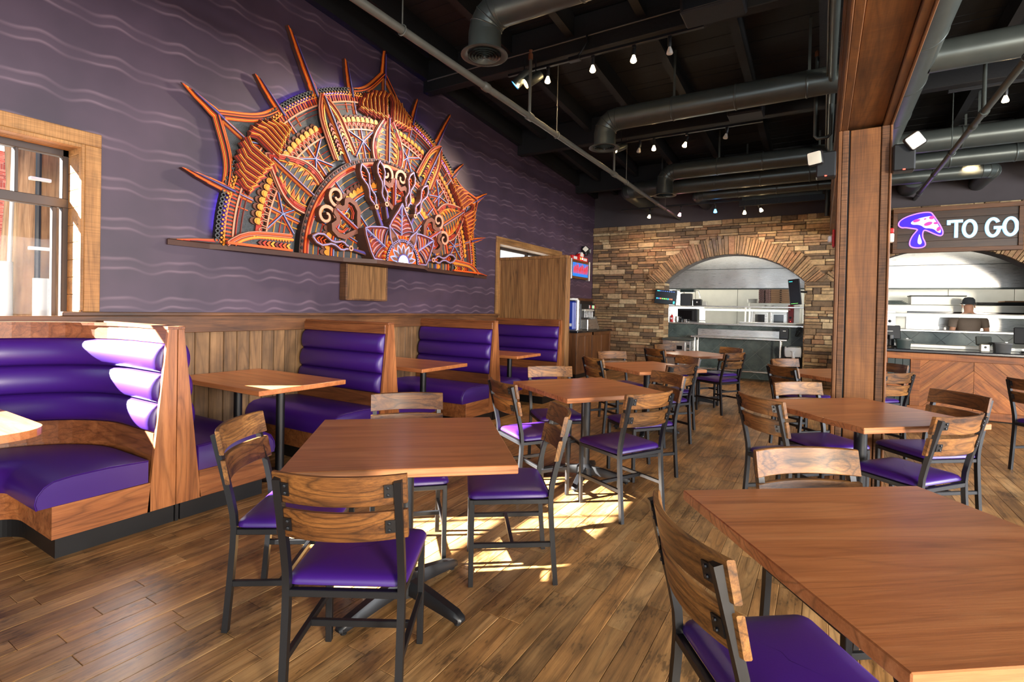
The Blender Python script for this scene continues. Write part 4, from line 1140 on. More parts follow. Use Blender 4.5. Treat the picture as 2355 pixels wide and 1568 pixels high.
can('dull silver spotlight can under the first beam left of the bulbs', (-2.92, 5.16, 4.04), (-4.5, 3.9, 2.7), 'bulb', 130, (1.0, .84, .62), 75)
can('orange lit spotlight can beside the second diffuser', (-2.75, 7.66, 3.93), (-4.6, 5.2, 2.6), 'bulb', 90, (1.0, .74, .52), 50)
# small black boxes under the beams, conduits, grille box
for i, (x, y, z, sx) in enumerate(((-.85, 4.6, 4.02, .5), (-.9, 7.2, 4.02, .42))):
    t = thing('speaker_box', ('flat black loudspeaker box at the top right of the ceiling bay', 'black loudspeaker box above the second bulb row')[i], 'speaker', (x, y, z), 0, 'black loudspeaker boxes')
    MB().box(-sx / 2, sx / 2, -.14, .14, -.09, .09, .015).build('body', M['black_matte'], t)
    MB().box(-sx / 2 + .03, sx / 2 - .03, -.145, -.139, -.07, .06, .003).build('grille', M['black_plastic'], t)
    MB().tube([(0, 0, .09), (0, 0, zdeck(y) - z)], .012, 8).build('mount', M['black_metal'], t)
t = thing('conduit', 'thin grey conduit clipped along the face of the first beam', 'conduit', (0, 5.265, 4.42))
MB().tube([(-4.6, 0, .0), (-1, 0, .02), (3, 0, .02)], .009, 8).build('pipe_length', M['pipe'], t, smooth=50)
MB().tube([(-2.3, -.0, .02), (-2.28, -.03, -.06), (-2.36, -.03, -.18), (-2.42, -.02, -.21)], .012, 8).build('whip', M['black_metal'], t, smooth=50)
MB().box(-2.50, -2.36, -.06, .01, -.25, -.20, .006).build('junction_box', M['black_metal'], t)
t = thing('air_vent', 'long black slotted air vent box above the left stone arch', 'vent', (-.70, 10.75, 3.52))
MB().box(-.66, .66, -.15, .20, .02, .17, .01).build('box', M['duct'], t)
MB().box(-.70, .70, -.18, -.15, -.09, .02, .004).build('frame', M['black_metal'], t)
for k in range(24): MB().box(-.66 + k * .055, -.645 + k * .055, -.19, -.178, -.08, .01).build('slat', M['black_plastic'], t)
# emergency lamps
def emergency(label, loc, heads, side):
    t = thing('emergency_light', label, 'emergency light', loc, 0, 'emergency lamps')
    MB().box(-.07 * abs(side) - .0, .07 * abs(side), -.06, .06, -.11, .10, .01).build('housing', M['black_plastic'], t)
    MB().box(-.008, .008, -.066, -.06, -.105, -.098).build('indicator', M['led_red'], t)
    for (dx, dy, dz, dirv, rl) in heads:
        d = Vector(dirv).normalized(); q = d.to_track_quat('Z', 'Y').to_matrix().to_4x4() @ Matrix.Rotation(rl, 4, 'Z'); q.translation = Vector((dx, dy, dz))
        h = MB(); rings = [[tuple(q @ Vector((a, b2, zz))) for a, b2 in rrect(s_, s_, s_ * .3, 3)] for s_, zz in ((.03, -.06), (.055, -.02), (.058, .02), (.052, .03))]
        hd = h.loft(rings).build('lamp_head', M['black_plastic'], t, smooth=40)
        MB().loft([[tuple(q @ Vector((a, b2, zz))) for a, b2 in rrect(s_, s_, s_ * .25, 3)] for s_, zz in ((.050, .026), (.049, .034), (.02, .038))]).build('lens', M['lens'], hd, smooth=40)
    return t
emergency('emergency lamp with a square white lens on the left side of the column', (.0, 4.99, 2.64), [(-.075, -.10, .04, (-.25, -1, -.12), 0.1)], 1)
emergency('emergency lamp with a tilted white lens on the right side of the column', (.515, 4.99, 2.63), [(.055, -.09, .10, (.1, -1, -.2), .62)], 1)
emergency('small emergency lamp on the purple wall beside the stone wall', (XW + .06, 10.76, 2.74), [(.06, -.10, .02, (.3, -1, .05), .78), (.06, .10, .0, (1, .5, -.1), .2)], .8)
t = thing('fire_strobe', 'red fire alarm strobe on the left side of the column', 'alarm', (CX0 - .012, 5.12, 2.04))
MB().box(-.012, .008, -.06, .06, -.075, .075, .008).build('plate', M['red'], t)
MB().box(-.045, -.012, -.03, .03, -.03, .025, .008).build('lens', M['white'], t)
t = thing('pull_station', 'small red and white alarm box on the right side of the column', 'alarm', (CX1 + .012, 5.12, 2.04))
MB().box(-.008, .02, -.05, .05, .02, .06, .006).build('cover', M['red'], t); MB().box(-.008, .022, -.04, .04, -.05, .02, .006).build('body', M['white'], t)
# ------------------------------------------------------------------ kitchen behind the arches
struct('wall_kitchen_rear', MB().box(-4.99, 8.2, 14.3, 14.5, 0, 5.1), M['grey_wall'])
def clip(poly, a, b2, c):      # keep a*x+b*y<=c
    out = []
    for i in range(len(poly)):
        p, q = poly[i], poly[(i + 1) % len(poly)]
        dp, dq = a * p[0] + b2 * p[1] - c, a * q[0] + b2 * q[1] - c
        if dp <= 0: out.append(p)
        if (dp < 0 < dq) or (dq < 0 < dp):
            t_ = dp / (dp - dq); out.append((p[0] + t_ * (q[0] - p[0]), p[1] + t_ * (q[1] - p[1])))
    return out
def cliprect(poly, x0, x1, z0, z1):
    for a, b2, c in ((-1, 0, -x0), (1, 0, x1), (0, -1, -z0), (0, 1, z1)):
        if len(poly) < 3: return []
        poly = clip(poly, a, b2, c)
    return poly if len(poly) > 2 else []
hwall = struct('wall_kitchen_half', MB().box(-3.6, 4.4, 11.96, 12.12, 0, 1.13), plain('pale_grout', S(128, 134, 130), .8))
s_ = .307
for i in range(-14, 24):
    for j in range(-16, 16):
        g = .0045
        P = [((u + v) / sqrt(2) - 1.62, (v - u) / sqrt(2) + .55) for u, v in ((i * s_ + g, j * s_ + g), ((i + 1) * s_ - g, j * s_ + g), ((i + 1) * s_ - g, (j + 1) * s_ - g), (i * s_ + g, (j + 1) * s_ - g))]
        P = cliprect(P, -3.3, 3.6, 0.0, 1.128)
        if P and (max(p[0] for p in P) - min(p[0] for p in P)) > .02:
            MB().prism(P, fXZ(11.962), 0, .012).build('slate_tile', M['slate'], hwall)
t = thing('pass_ledge', 'long dark steel ledge on top of the slate tiled half wall', 'ledge', (0, 12.05, 1.13))
MB().box(-3.55, 4.35, -.22, .26, 0, .035, .006).build('slab', M['steel'], t)
t = thing('pass_shelf', 'steel pick-up shelf on slim posts behind the left arch', 'shelf', (-1.7, 12.10, 1.165))
MB().box(-1.42, 1.41, -.16, .18, .355, .385, .005).build('shelf_plate', M['steel'], t)
for x in (-1.40, -1.30, .30, .36, 1.39): MB().tube([(x, -.13 if x != .36 else .14, 0), (x, -.13 if x != .36 else .14, .356)], .016, 10).build('post', M['steel'], t, smooth=50)
MB().box(-.62, 1.10, -.14, -.06, .275, .315, .008).build('warmer_tube', M['tube_white'], t)
MB().box(-.66, 1.14, -.15, -.04, .315, .33, .003).build('warmer_housing', M['white_metal'], t)
t = thing('pass_shelf', 'white lit pick-up shelf running behind the order counter', 'shelf', (2.3, 12.10, 1.165))
MB().box(-1.6, 2.0, -.18, .18, .285, .305, .004).build('shelf_plate', M['white_metal'], t)
MB().box(-1.6, .72, -.17, -.06, .235, .285, .006).build('warmer_tube', M['tube_white'], t)
MB().box(.72, 2.0, -.17, -.06, .245, .285, .006).build('warmer_tube', M['tube_white'], t)
for x in (-1.5, 1.9): MB().tube([(x, .1, 0), (x, .1, .29)], .016, 10).build('post', M['steel'], t, smooth=50)
t = thing('light_fixture', 'long white fluorescent fixture lying on the ledge behind the left arch', 'fixture', (-.90, 11.78, 1.168))
MB().box(-.60, .59, -.05, .05, -.0, .05, .008).build('body', M['white'], t); MB().box(-.60, .59, -.056, -.05, .018, .030).build('groove', M['duct'], t)
mb = MB(); 
for k in range(5):
    a0 = random.random() * 6
    mb.tube([(.50 + .05 * cos(a0 + a * .7) + .004 * k, -.062 - .006 * k, -.12 + .10 * sin(a0 * 1.3 + a * .6)) for a in range(12)], .004, 5)
mb.build('cord_loop', M['black_plastic'], t)
# hood, rear steel panels, ovens
t = thing('exhaust_hood', 'wide stainless exhaust hood filling both kitchen arches', 'hood', (0, 13.0, 1.98))
MB().box(-3.9, 4.4, 0, .03, 0, .45, .004).build('front_panel', M['steel'], t)
MB().box(-3.9, 4.4, .015, .04, .455, 1.4, .004).build('upper_panel', M['steel'], t)
MB().box(-3.9, 4.4, -.012, .02, -.03, .0, .003).build('drip_edge', M['duct'], t)
MB().box(-3.9, 4.4, -.006, .02, .448, .458).build('seam', M['duct'], t)
MB().box(-3.9, 4.4, .03, 1.2, .35, .4).build('hood_top', M['steel'], t)
MB().box(-.16, .0, -.003, .012, .02, 1.3).build('joint_strip', M['steel'], t)
for x in (-2.6, -1.6, -.6, 1.4, 2.4): MB().box(x - .25, x + .25, .5, .62, .33, .352).build('hood_lamp', M['tube_white'], t)
t = thing('splash_panels', 'pale stainless wall panels under the hood', 'panel', (0, 14.05, 0))
for k in range(8): MB().box(-3.9 + k * 1.03 + .004, -3.9 + (k + 1) * 1.03 - .004, 0, .03, .8, 2.31, .003).build('panel', M['steel_white'], t)
lamp('hood_light', 'AREA', (-1.2, 13.55, 2.28), 10, (1, .97, .88), direction=(0, .1, -1), size=4.2, size_y=.5)
lamp('hood_light', 'AREA', (2.4, 13.55, 2.28), 10, (1, .97, .90), direction=(0, .1, -1), size=3.6, size_y=.5)
t = thing('convection_oven', 'stainless double door oven with dark red control panel behind the left arch', 'oven', (-1.02, 12.95, .80))
MB().box(-.43, .43, 0, .75, 0, .84, .01).build('body', M['steel_white'], t)
for s in (-1, 1):
    d_ = MB().box(s * .012, s * .36 if s > 0 else -.36, -.035, 0, .05, .68, .008).build('door', M['steel'], t)
    MB().box(s * .09, s * .29, -.040, -.034, .14, .58, .004).build('door_glass', M['glassdark'], d_)
    MB().tube([(s * .04, -.06, .10), (s * .04, -.06, .62)], .012, 10).build('handle', M['steel'], d_, smooth=50)
    MB().lathe([(0, 0), (.035, 0), (.03, .03), (0, .035)], 14, M=Matrix.Translation((s * .07, -.004, .76)) @ Matrix.Rotation(pi / 2, 4, 'X')).build('vent_cap', M['steel'], t, smooth=40)
cp = MB().box(.375, .475, -.03, .5, .02, .80, .006).build('control_panel', M['red_panel'], t)
for z in (.16, .32, .52): MB().lathe([(0, 0), (.026, 0), (.022, .025), (0, .03)], 14, M=Matrix.Translation((.425, -.03, z)) @ Matrix.Rotation(pi / 2, 4, 'X')).build('knob', M['black_plastic'], cp, smooth=40)
MB().box(.42, .432, -.034, -.03, .43, .442).build('indicator', M['led_red'], cp)
MB().box(.48, .60, .05, .6, -.0, .80, .008).build('side_cabinet', M['steel_white'], t)
t = thing('deck_oven', 'long stainless deck oven with two dark slots behind the order counter', 'oven', (2.25, 12.95, .72))
MB().box(-1.25, 1.3, 0, .9, 0, .92, .01).build('body', M['steel_white'], t)
for z0, z1 in ((.30, .36), (.74, .79)): MB().box(-.78, 1.05, -.02, .002, z0, z1, .004).build('slot', M['glassdark'], t)
MB().box(-.80, 1.08, -.03, 0, .38, .72, .006).build('door', M['steel'], t)
kp = MB().box(-1.16, -.96, -.02, 0, .34, .80, .006).build('control_panel', M['steel'], t)
for z, m_ in ((.58, 'black_plastic'), (.44, 'red')): MB().lathe([(0, 0), (.03 if z > .5 else .014, 0), (.022 if z > .5 else .012, .02), (0, .024)], 14, M=Matrix.Translation((-1.06, -.02, z)) @ Matrix.Rotation(pi / 2, 4, 'X')).build('knob', M[m_], kp)
t = thing('steel_cover', 'low steel box with black rim standing on the deck oven', 'box', (1.95, 13.2, 1.641))
MB().box(-.42, .42, -.2, .2, 0, .17, .006).build('body', M['steel_white'], t); MB().box(-.44, .44, -.21, .21, .17, .19, .004).build('rim', M['black_metal'], t)
t = thing('baking_screens', 'dark stack of flat baking screens on the right of the deck oven', 'tray', (3.05, 13.3, 1.641), 0)
for k in range(4): MB().box(-.5, .5, -.25, .25, .003 + k * .016, .013 + k * .016, .003).build('screen', M['black_metal'], t)
MB().box(-.1, .55, -.22, .22, .068, .095, .004).build('board', M['kraft'], t)
t = thing('tray_stack', 'small stack of baking trays left on the deck oven', 'tray', (1.28, 13.2, 1.641))
for k in range(5): MB().box(-.24, .24 - .03 * k, -.2, .2, k * .018, .012 + k * .018, .003).build('tray', M['duct'], t)
# pizza boxes on the oven
m, nt, b = new_mat('box_print'); tc = nd(nt, 'ShaderNodeTexCoord'); wv = nd(nt, 'ShaderNodeTexWave', Scale=14.0, Distortion=9.0, Detail=2.0); nt.links.new(tc.outputs['Object'], wv.inputs[0])
r = ramp(nt, [(.3, S(52, 30, 30)), (.5, S(128, 66, 62)), (.7, S(170, 138, 128))]); nt.links.new(wv.outputs[0], r.inputs[0]); nt.links.new(r.outputs[0], b.inputs['Base Color']); M['print'] = m
for k in range(7):
    t = thing('pizza_box', ('bottom', 'second', 'third', 'fourth', 'fifth', 'sixth', 'topmost')[k] + ' kraft takeaway box, counted upwards, in the stack on the oven', 'box', (-.95 + random.uniform(-.006, .006), 13.15, 1.642 + k * .045), 0, 'takeaway boxes stacked on the oven')
    MB().box(-.05, .36, -.18, .22, .001, .043, .003).build('board', M['kraft'], t)
    MB().box(-.30, -.185, -.17, .22, .001, .043, .003).build('printed_end', M['print'], t); MB().box(-.165, -.05, -.17, .22, .001, .043, .003).build('printed_end', M['print'], t)
    MB().box(.13, .17, -.183, -.179, .012, .03).build('slot', M['black_matte'], t)
for k in range(6):
    t = MB().lathe([(0, 0), (.07, 0), (.115, .012), (.117, .016), (.07, .006), (0, .006)], 22).build('plate', M['white'], smooth=40, loc=(-1.40, 13.15, 1.642 + k * .016))
    tag(t, ('bottom', 'second', 'third', 'fourth', 'fifth', 'topmost')[k] + ' white plate, counted upwards, in the small stack on the oven', 'plate', 'white plates stacked on the oven')
# left end of the pass
def monitor(label, loc, w, h, rot, rows, arm):
    t = thing('order_screen', label, 'screen', loc)
    t.rotation_euler = rot
    MB().box(-w / 2, w / 2, -.012, .03, -h / 2, h / 2, .006).build('bezel', M['black_plastic'], t)
    pn = MB().box(-w / 2 + .012, w / 2 - .012, -.0145, -.011, -h / 2 + .012, h / 2 - .012).build('panel', M['screen'], t)
    for (x0, x1, z0, z1, m_) in rows: MB().box(x0 * w, x1 * w, -.0165, -.0145, z0 * h, z1 * h).build('screen_text', M[m_], pn)
    MB().tube(arm, .02, 8).build('arm', M['black_metal'], t)
rows = [(-.42, -.30, .38, .43, 'scr_cyan')] + [(-.28 + i * .1, -.22 + i * .1, .385, .42, 'scr_blue') for i in range(7)]
rows += [(-.42 + i * .085, -.365 + i * .085, -.17, -.08, ('scr_cyan', 'scr_blue', 'scr_red', 'scr_green', 'scr_green', 'scr_green', 'scr_cyan', 'scr_red', 'scr_red')[i]) for i in range(9)] + [(.36, .43, -.42, -.25, 'scr_cyan')]
monitor('wide kitchen order screen with coloured rows at the left of the arch', (-2.93, 11.30, 1.715), .46, .31, (0, radians(5), radians(8)), rows, [(-.14, .02, 0), (-.15, .07, 0)])
monitor('tall dark order screen tilted at the right of the arch', (-.46, 11.30, 1.83), .20, .50, (0, radians(-6), radians(-10)), [(-.4, -.1, .40, .42, 'scr_cyan'), (-.4, .2, -.45, -.44, 'scr_green')], [(.08, .03, 0), (.17, .05, -.02), (.20, .06, -.02)])
t = thing('ticket_box', 'dark brown upright box on the shelf behind the wide order screen', 'box', (-2.70, 12.15, 1.552))
MB().box(-.10, .14, -.1, .1, 0, .27, .008).build('body', M['cap'], t); MB().box(-.10, .20, -.1, .1, .30, .36, .004).build('lid', M['green_black'], t); MB().box(-.02, .0, -.105, -.1, .27, .31).build('hinge', M['steel'], t)
t = thing('label_printer', 'small black printer on the left end of the pick-up shelf', 'printer', (-2.42, 12.10, 1.552))
MB().box(-.09, .09, -.09, .09, 0, .14, .012).build('body', M['black_plastic'], t); MB().box(-.01, .02, -.095, -.09, .06, .09).build('badge', M['white'], t); MB().box(.10, .20, -.05, .05, 0, .10, .008).build('roll_holder', M['steel_white'], t)
t = thing('microwave', 'black microwave under the left end of the pick-up shelf', 'oven', (-2.62, 12.12, 1.168))
MB().box(-.22, .22, -.12, .14, 0, .31, .012).build('body', M['black_plastic'], t); MB().box(-.19, .10, -.126, -.12, .04, .27, .004).build('door', M['screen'], t); MB().box(.12, .135, -.14, -.12, .05, .26, .004).build('handle', M['black_metal'], t)
MB().box(-.24, .24, -.13, .15, -.0, .012).build('foot_rail', M['steel'], t)
t = thing('squeeze_bottle', 'red ketchup bottle on the left end of the ledge', 'bottle', (-2.94, 11.92, 1.166))
MB().lathe([(0, 0), (.034, 0), (.036, .02), (.036, .10), (.030, .14), (.016, .165), (0, .165)], 14).build('body', M['ketchup'], t, smooth=50); MB().lathe([(0, .165), (.018, .165), (.018, .185), (.006, .20), (0, .215)], 12).build('cap', M['white'], t, smooth=40); MB().box(-.02, .02, -.038, -.034, .06, .10, .002).build('label_patch', M['white'], t)
t = thing('steel_pitcher', 'small steel pitcher beside the ketchup bottle', 'pitcher', (-2.82, 11.90, 1.166))
MB().lathe([(0, 0), (.045, 0), (.055, .05), (.048, .12), (.052, .135), (.049, .135), (.045, .12), (.0, .02)], 16).build('body', M['steel'], t, smooth=50); MB().tube([(.05, 0, .11), (.085, 0, .10), (.085, 0, .05), (.053, 0, .04)], .006, 8).build('handle', M['steel'], t, smooth=50)
t = thing('condiment_rack', 'black rack of condiment tubs at the left end of the ledge', 'rack', (-3.08, 11.92, 1.166))
MB().box(-.09, .05, -.07, .07, 0, .05, .006).build('tray', M['black_plastic'], t)
for k in range(3): MB().lathe([(0, .02), (.022, .02), (.026, .09), (0, .09)], 12, M=Matrix.Translation((-.06 + k * .045, 0, 0))).build('tub', M[('white', 'steel', 'black_plastic')[k]], t)
t = thing('tea_urn', 'short black pot with steel feet beside the pitcher', 'pot', (-2.72, 11.90, 1.166))
MB().lathe([(0, 0), (.05, 0), (.055, .06), (.04, .085), (0, .09)], 14).build('body', M['black_plastic'], t, smooth=40); MB().box(.06, .12, -.05, .05, 0, .07, .006).build('steel_block', M['steel'], t)
t = thing('napkin_pile', 'loose pile of white napkins on the ledge', 'napkins', (-2.28, 11.95, 1.167))
for k in range(6): MB().box(-.06, .06, -.05, .05, .001 + k * .011, .010 + k * .011, .002, M=Matrix.Rotation(random.uniform(-.4, .4), 4, 'Z') @ Matrix.Rotation(random.uniform(-.05, .05), 4, 'X')).build('napkin', M['white'], t)
t = thing('pot_filler', 'steel swing arm faucet under the left end of the hood', 'faucet', (-3.3, 13.0, 1.89))
MB().tube([(0, 0, 0), (.1, 0, .04), (.6, .0, .045), (.72, 0, .03), (.75, 0, -.06), (.76, 0, -.14)], .014, 10).build('arm', M['steel'], t, smooth=50); MB().lathe([(0, 0), (.03, 0), (.03, .05), (0, .06)], 12).build('flange', M['steel'], t)
# prep table, bin, fridge before the tiled wall
t = thing('prep_table', 'stainless work table with backsplash in front of the slate tiles', 'table', (-1.5, 11.72, 0))
MB().box(-.93, .92, -.20, .22, .855, .89, .006).build('top', M['steel'], t); MB().box(-.86, .82, .19, .225, .89, 1.04, .006).build('backsplash', M['steel'], t)
MB().box(-.84, .72, -.16, .19, .18, .205, .005).build('undershelf', M['steel'], t)
for x in (-.85, .80):
    for y in (-.165, .185): MB().tube([(x, y, 0), (x, y, .856)], .02, 12).build('leg', M['steel'], t, smooth=50)
t = thing('card_printer', 'black card terminal standing on the right end of the work table', 'terminal', (-.64, 11.64, .89))
MB().box(-.085, .085, -.06, .06, 0, .225, .012).build('body', M['black_plastic'], t); MB().box(-.02, .03, -.066, -.06, .16, .175).build('badge', M['white_metal'], t); MB().box(-.06, .06, -.065, -.059, .03, .05).build('slot', M['screen'], t)
t = thing('undercounter_fridge', 'low stainless undercounter fridge with a black handle patch at the left jamb', 'fridge', (-2.655, 11.48, 0))
MB().box(-.28, .30, -.33, .42, .09, .79, .01).build('body', M['steel'], t); MB().box(-.29, .31, -.35, .43, .79, .83, .006).build('top', M['duct'], t)
fd = MB().box(-.27, .20, -.365, -.33, .14, .76, .008).build('door', M['steel'], t); MB().box(.03, .14, -.372, -.364, .60, .68, .004).build('handle_patch', M['screen'], fd)
for k in range(5): MB().box(.23, .285, -.338, -.33, .2 + k * .11, .27 + k * .11, .003).build('louver', M['duct'], t)
for x in (-.25, .27):
    for y in (-.3, .38): MB().tube([(x, y, 0), (x, y, .09)], .02, 8).build('foot', M['black_metal'], t)
t = thing('trash_can', 'black trash can with a knotted white liner at the right jamb', 'bin', (-.47, 11.62, 0))
MB().loft([[(p[0], p[1], z) for p in rrect(hx, hy, .03, 3)] for hx, hy, z in ((.11, .13, 0), (.135, .16, .62), (.14, .165, .63), (.14, .165, .68))]).build('body', M['black_plastic'], t, smooth=40)
rings = []
for z, e in ((.56, .004), (.60, .012), (.66, .014), (.72, .012), (.745, .002), (.735, -.02)):
    rings.append([(p[0] * (1 + random.uniform(-.01, .03)), p[1] * (1 + random.uniform(-.01, .03)), z + random.uniform(-.012, .012)) for p in rrect(.137 + e, .162 + e, .03, 5)])
lb = MB().loft(rings, cap=False).build('liner', M['bagplastic'], t, smooth=70)
MB().loft([[(r_ * cos(a * pi / 4) + dx, -.185 + r_ * sin(a * pi / 4) * .5, z) for a in range(8)] for r_, z, dx in ((.05, .68, 0), (.018, .63, 0), (.022, .60, .0), (.032, .55, .01), (.01, .50, .015))]).build('knot', M['bagplastic'], lb, smooth=60)
t = thing('wall_outlet', 'grey outlet with hanging black cord at the left of the slate tiles', 'outlet', (-3.03, 11.945, 1.05))
MB().box(-.05, .05, -.02, .005, -.04, .04, .004).build('plate', M['duct'], t); MB().tube([(0, -.02, 0), (-.01, -.04, -.1), (.005, -.03, -.3), (.0, -.02, -.38)], .006, 6).build('cord', M['black_plastic'], t)
# the cook behind the order counter, seen from behind
ck = thing('person', 'cook with dark cap and grey shirt working at the oven, back turned', 'person', (2.33, 12.50, 0))
def skin_body(name, verts, edges, rad, mat, parent, sub=2):
    me = bpy.data.meshes.new(name); me.from_pydata(verts, edges, []); me.materials.append(mat)
    o = bpy.data.objects.new(name, me); COL.objects.link(o); o.parent = parent
    sm = o.modifiers.new('skin', 'SKIN'); sm.use_smooth_shade = True
    for v, r_ in zip(me.skin_vertices[0].data, rad): v.radius = r_ if isinstance(r_, tuple) else (r_, r_)
    me.skin_vertices[0].data[0].use_root = True
    ss = o.modifiers.new('sub', 'SUBSURF'); ss.levels = ss.render_levels = sub
    return o
V = [(0, 0, .95), (0, .01, 1.12), (0, .02, 1.30), (0, .0, 1.42), (0, .01, 1.50), (0, .03, 1.585), (0, .035, 1.66),
     (-.19, .0, 1.40), (-.235, -.02, 1.15), (-.20, .17, 1.02), (-.19, .25, 1.00), (.19, .0, 1.40), (.255, -.02, 1.17), (.23, .16, 1.06), (.22, .24, 1.05),
     (-.10, 0, .88), (-.11, .02, .50), (-.115, -.02, .09), (-.115, .10, .035), (.10, 0, .88), (.11, .02, .50), (.115, -.02, .09), (.115, .10, .035)]
E_ = [(0, 1), (1, 2), (2, 3), (3, 4), (4, 5), (5, 6), (3, 7), (7, 8), (8, 9), (9, 10), (3, 11), (11, 12), (12, 13), (13, 14), (0, 15), (15, 16), (16, 17), (17, 18), (0, 19), (19, 20), (20, 21), (21, 22)]
Rr = [(.15, .11), (.145, .105), (.165, .115), (.13, .09), (.058, .058), (.082, .095), (.075, .09), .062, .046, .036, .026, .062, .046, .036, .026, .095, .062, .045, .035, .095, .062, .045, .035]
skin_body('body', V, E_, Rr, M['skin'], ck)
def shell(prof, m_, name, n=20, cy=0.0):
    return MB().loft([[(a * cos(2 * pi * i / n), cy + b2 * sin(2 * pi * i / n) + oy, z) for i in range(n)] for a, b2, oy, z in prof]).build(name, M[m_], ck, smooth=60)
shell([(.175, .14, 0, .86), (.172, .138, 0, 1.0), (.165, .13, .01, 1.15), (.19, .14, .02, 1.30), (.195, .13, .01, 1.38), (.13, .10, .0, 1.45), (.075, .075, .01, 1.49)], 'shirt', 'shirt')
for s in (-1, 1):
    MB().tube([(s * .15, .0, 1.415), (s * .215, -.005, 1.34), (s * .235, -.015, 1.22)], [.075, .07, .062], 14).build('sleeve', M['shirt'], ck, smooth=60)
    MB().tube([(s * .10, .0, .93), (s * .11, .02, .50), (s * .115, -.015, .06)], [.115, .085, .066], 14).build('trouser_leg', M['trousers'], ck, smooth=60)
    MB().loft([[(s * .115 + a * cos(2 * pi * i / 12), .04 + b2 * sin(2 * pi * i / 12), z) for i in range(12)] for a, b2, z in ((.05, .13, 0), (.052, .135, .03), (.045, .11, .07), (.04, .06, .09))]).build('shoe', M['black_matte'], ck, smooth=60)
    # hand: palm, four curled fingers and a thumb
    hx, hy, hz = (-.19, .25, 1.0) if s < 0 else (.22, .24, 1.05)
    hv = [(hx, hy, hz), (hx, hy + .045, hz - .005), (hx, hy + .085, hz - .012)]; he = [(0, 1), (1, 2)]; hr = [.026, (.034, .018), (.036, .014)]
    for k, (dx, L) in enumerate(((-.028, .052), (-.010, .062), (.010, .058), (.027, .044))):
        b0 = len(hv); hv += [(hx + dx, hy + .098, hz - .012), (hx + dx * 1.1, hy + .098 + L * .6, hz - .022), (hx + dx * 1.1, hy + .098 + L * .8, hz - .05)]
        he += [(2, b0), (b0, b0 + 1), (b0 + 1, b0 + 2)]; hr += [.0095, .0088, .0078]
    b0 = len(hv); hv += [(hx - s * .036, hy + .05, hz + .004), (hx - s * .056, hy + .085, hz - .004), (hx - s * .05, hy + .11, hz - .02)]
    he += [(1, b0), (b0, b0 + 1), (b0 + 1, b0 + 2)]; hr += [.011, .010, .009]
    skin_body('hand', hv, he, hr, M['skin'], ck, 1)
shell([(.0885, .105, .035, 1.655), (.094, .110, .035, 1.68), (.088, .103, .03, 1.74), (.06, .07, .03, 1.775), (.01, .01, .03, 1.785)], 'cap', 'cap')
MB().loft([[(a * .095, .11 + q, 1.672 - q * .15 + dz) for a in (-1, -.6, 0, .6, 1) for _ in (0,)] for q, dz in ((.0, 0), (.05, .0), (.085, -.004))], cap=False, closed=False).build('cap_brim', M['cap'], ck)
for s in (-1, 1):
    MB().loft([[(s * (.083 + dz_), .035 + .022 * cos(2 * pi * i / 10), 1.615 + .032 * sin(2 * pi * i / 10)) for i in range(10)] for dz_ in (0, .012)]).build('ear', M['skin'], ck, smooth=60)
    MB().lathe([(0, -.006), (.008, 0), (0, .006)], 8, M=Matrix.Translation((s * .032, .128, 1.625))).build('eye', M['black_matte'], ck)
MB().loft([[(a * w2, .118 + d2, z) for a, d2 in ((-1, 0), (0, .028 * k), (1, 0))] for w2, k, z in ((.008, .4, 1.635), (.013, 1, 1.60), (.012, .6, 1.59))]).build('nose', M['skin'], ck)
MB().box(-.022, .022, .112, .122, 1.565, 1.572, .002).build('mouth', M['red_panel'], ck)

# ------------------------------------------------------------------ order counter on the right
t = thing('order_counter', 'order counter faced with diagonal reclaimed boards under a black stone top', 'counter', (2.6, 9.2, 0))
oc = t
MB().box(-1.85, 2.2, .06, .75, 0, .885).build('carcass', M['black_matte'], oc)
MB().box(-1.90, 2.2, -.05, .80, .887, .935, .012).build('countertop', M['granite'], oc)
def ob(x0, x1, z0, z1, n='frame_board', m_='barn_f'): MB().box(x0, x1, -.002, .06, z0, z1, .004).build(n, M[m_], oc)
ob(-1.85, 2.2, .79, .885); ob(-1.85, 2.2, .02, .13, 'base_board'); ob(-1.50, -1.39, .13, .79); ob(-1.85, -1.765, .13, .79); ob(-1.765, -1.50, .39, .45)
for i in range(3):
    for j in range(4): MB().box(-1.762 + i * .088, -1.676 + i * .088, .02, .05, .135 + j * .16 + (j > 1) * .02, .29 + j * .16 + (j > 1) * .02, .003).build('slate_tile', M['slate'] if False else M['green_black'], oc)
wdt = .205 * sqrt(2)
for (xa, xb, apex, sgn) in ((-1.39, -.81, -.81, 1), (-.81, .35, -.81, -1), (.35, 1.5, 1.5, 1), (1.5, 2.2, 1.5, -1)):
    for k in range(-10, 14):
        z0, z1 = k * wdt * 1.0 + .10, (k + 1) * wdt + .10 - .004
        P = [(xa, z0 + (xa - apex) * sgn), (xb, z0 + (xb - apex) * sgn), (xb, z1 + (xb - apex) * sgn), (xa, z1 + (xa - apex) * sgn)]
        P = cliprect(P, xa + .0015, xb - .0015, .131, .789)
        if P and (max(p[1] for p in P) - min(p[1] for p in P)) > .015:
            q = Matrix.Rotation(radians(-45 * sgn), 4, 'Y')     # grain along the board
            qi = q.inverted()
            vs = MB().prism([(a, b2) for a, b2 in P], lambda a, b2, d: tuple(qi @ Vector((a, .045 - d, b2))), 0, .03 + random.uniform(0, .008), tone=random.random())
            o = vs.build('face_board', M['barn'], oc); o.rotation_euler = (0, radians(-45 * sgn), 0)
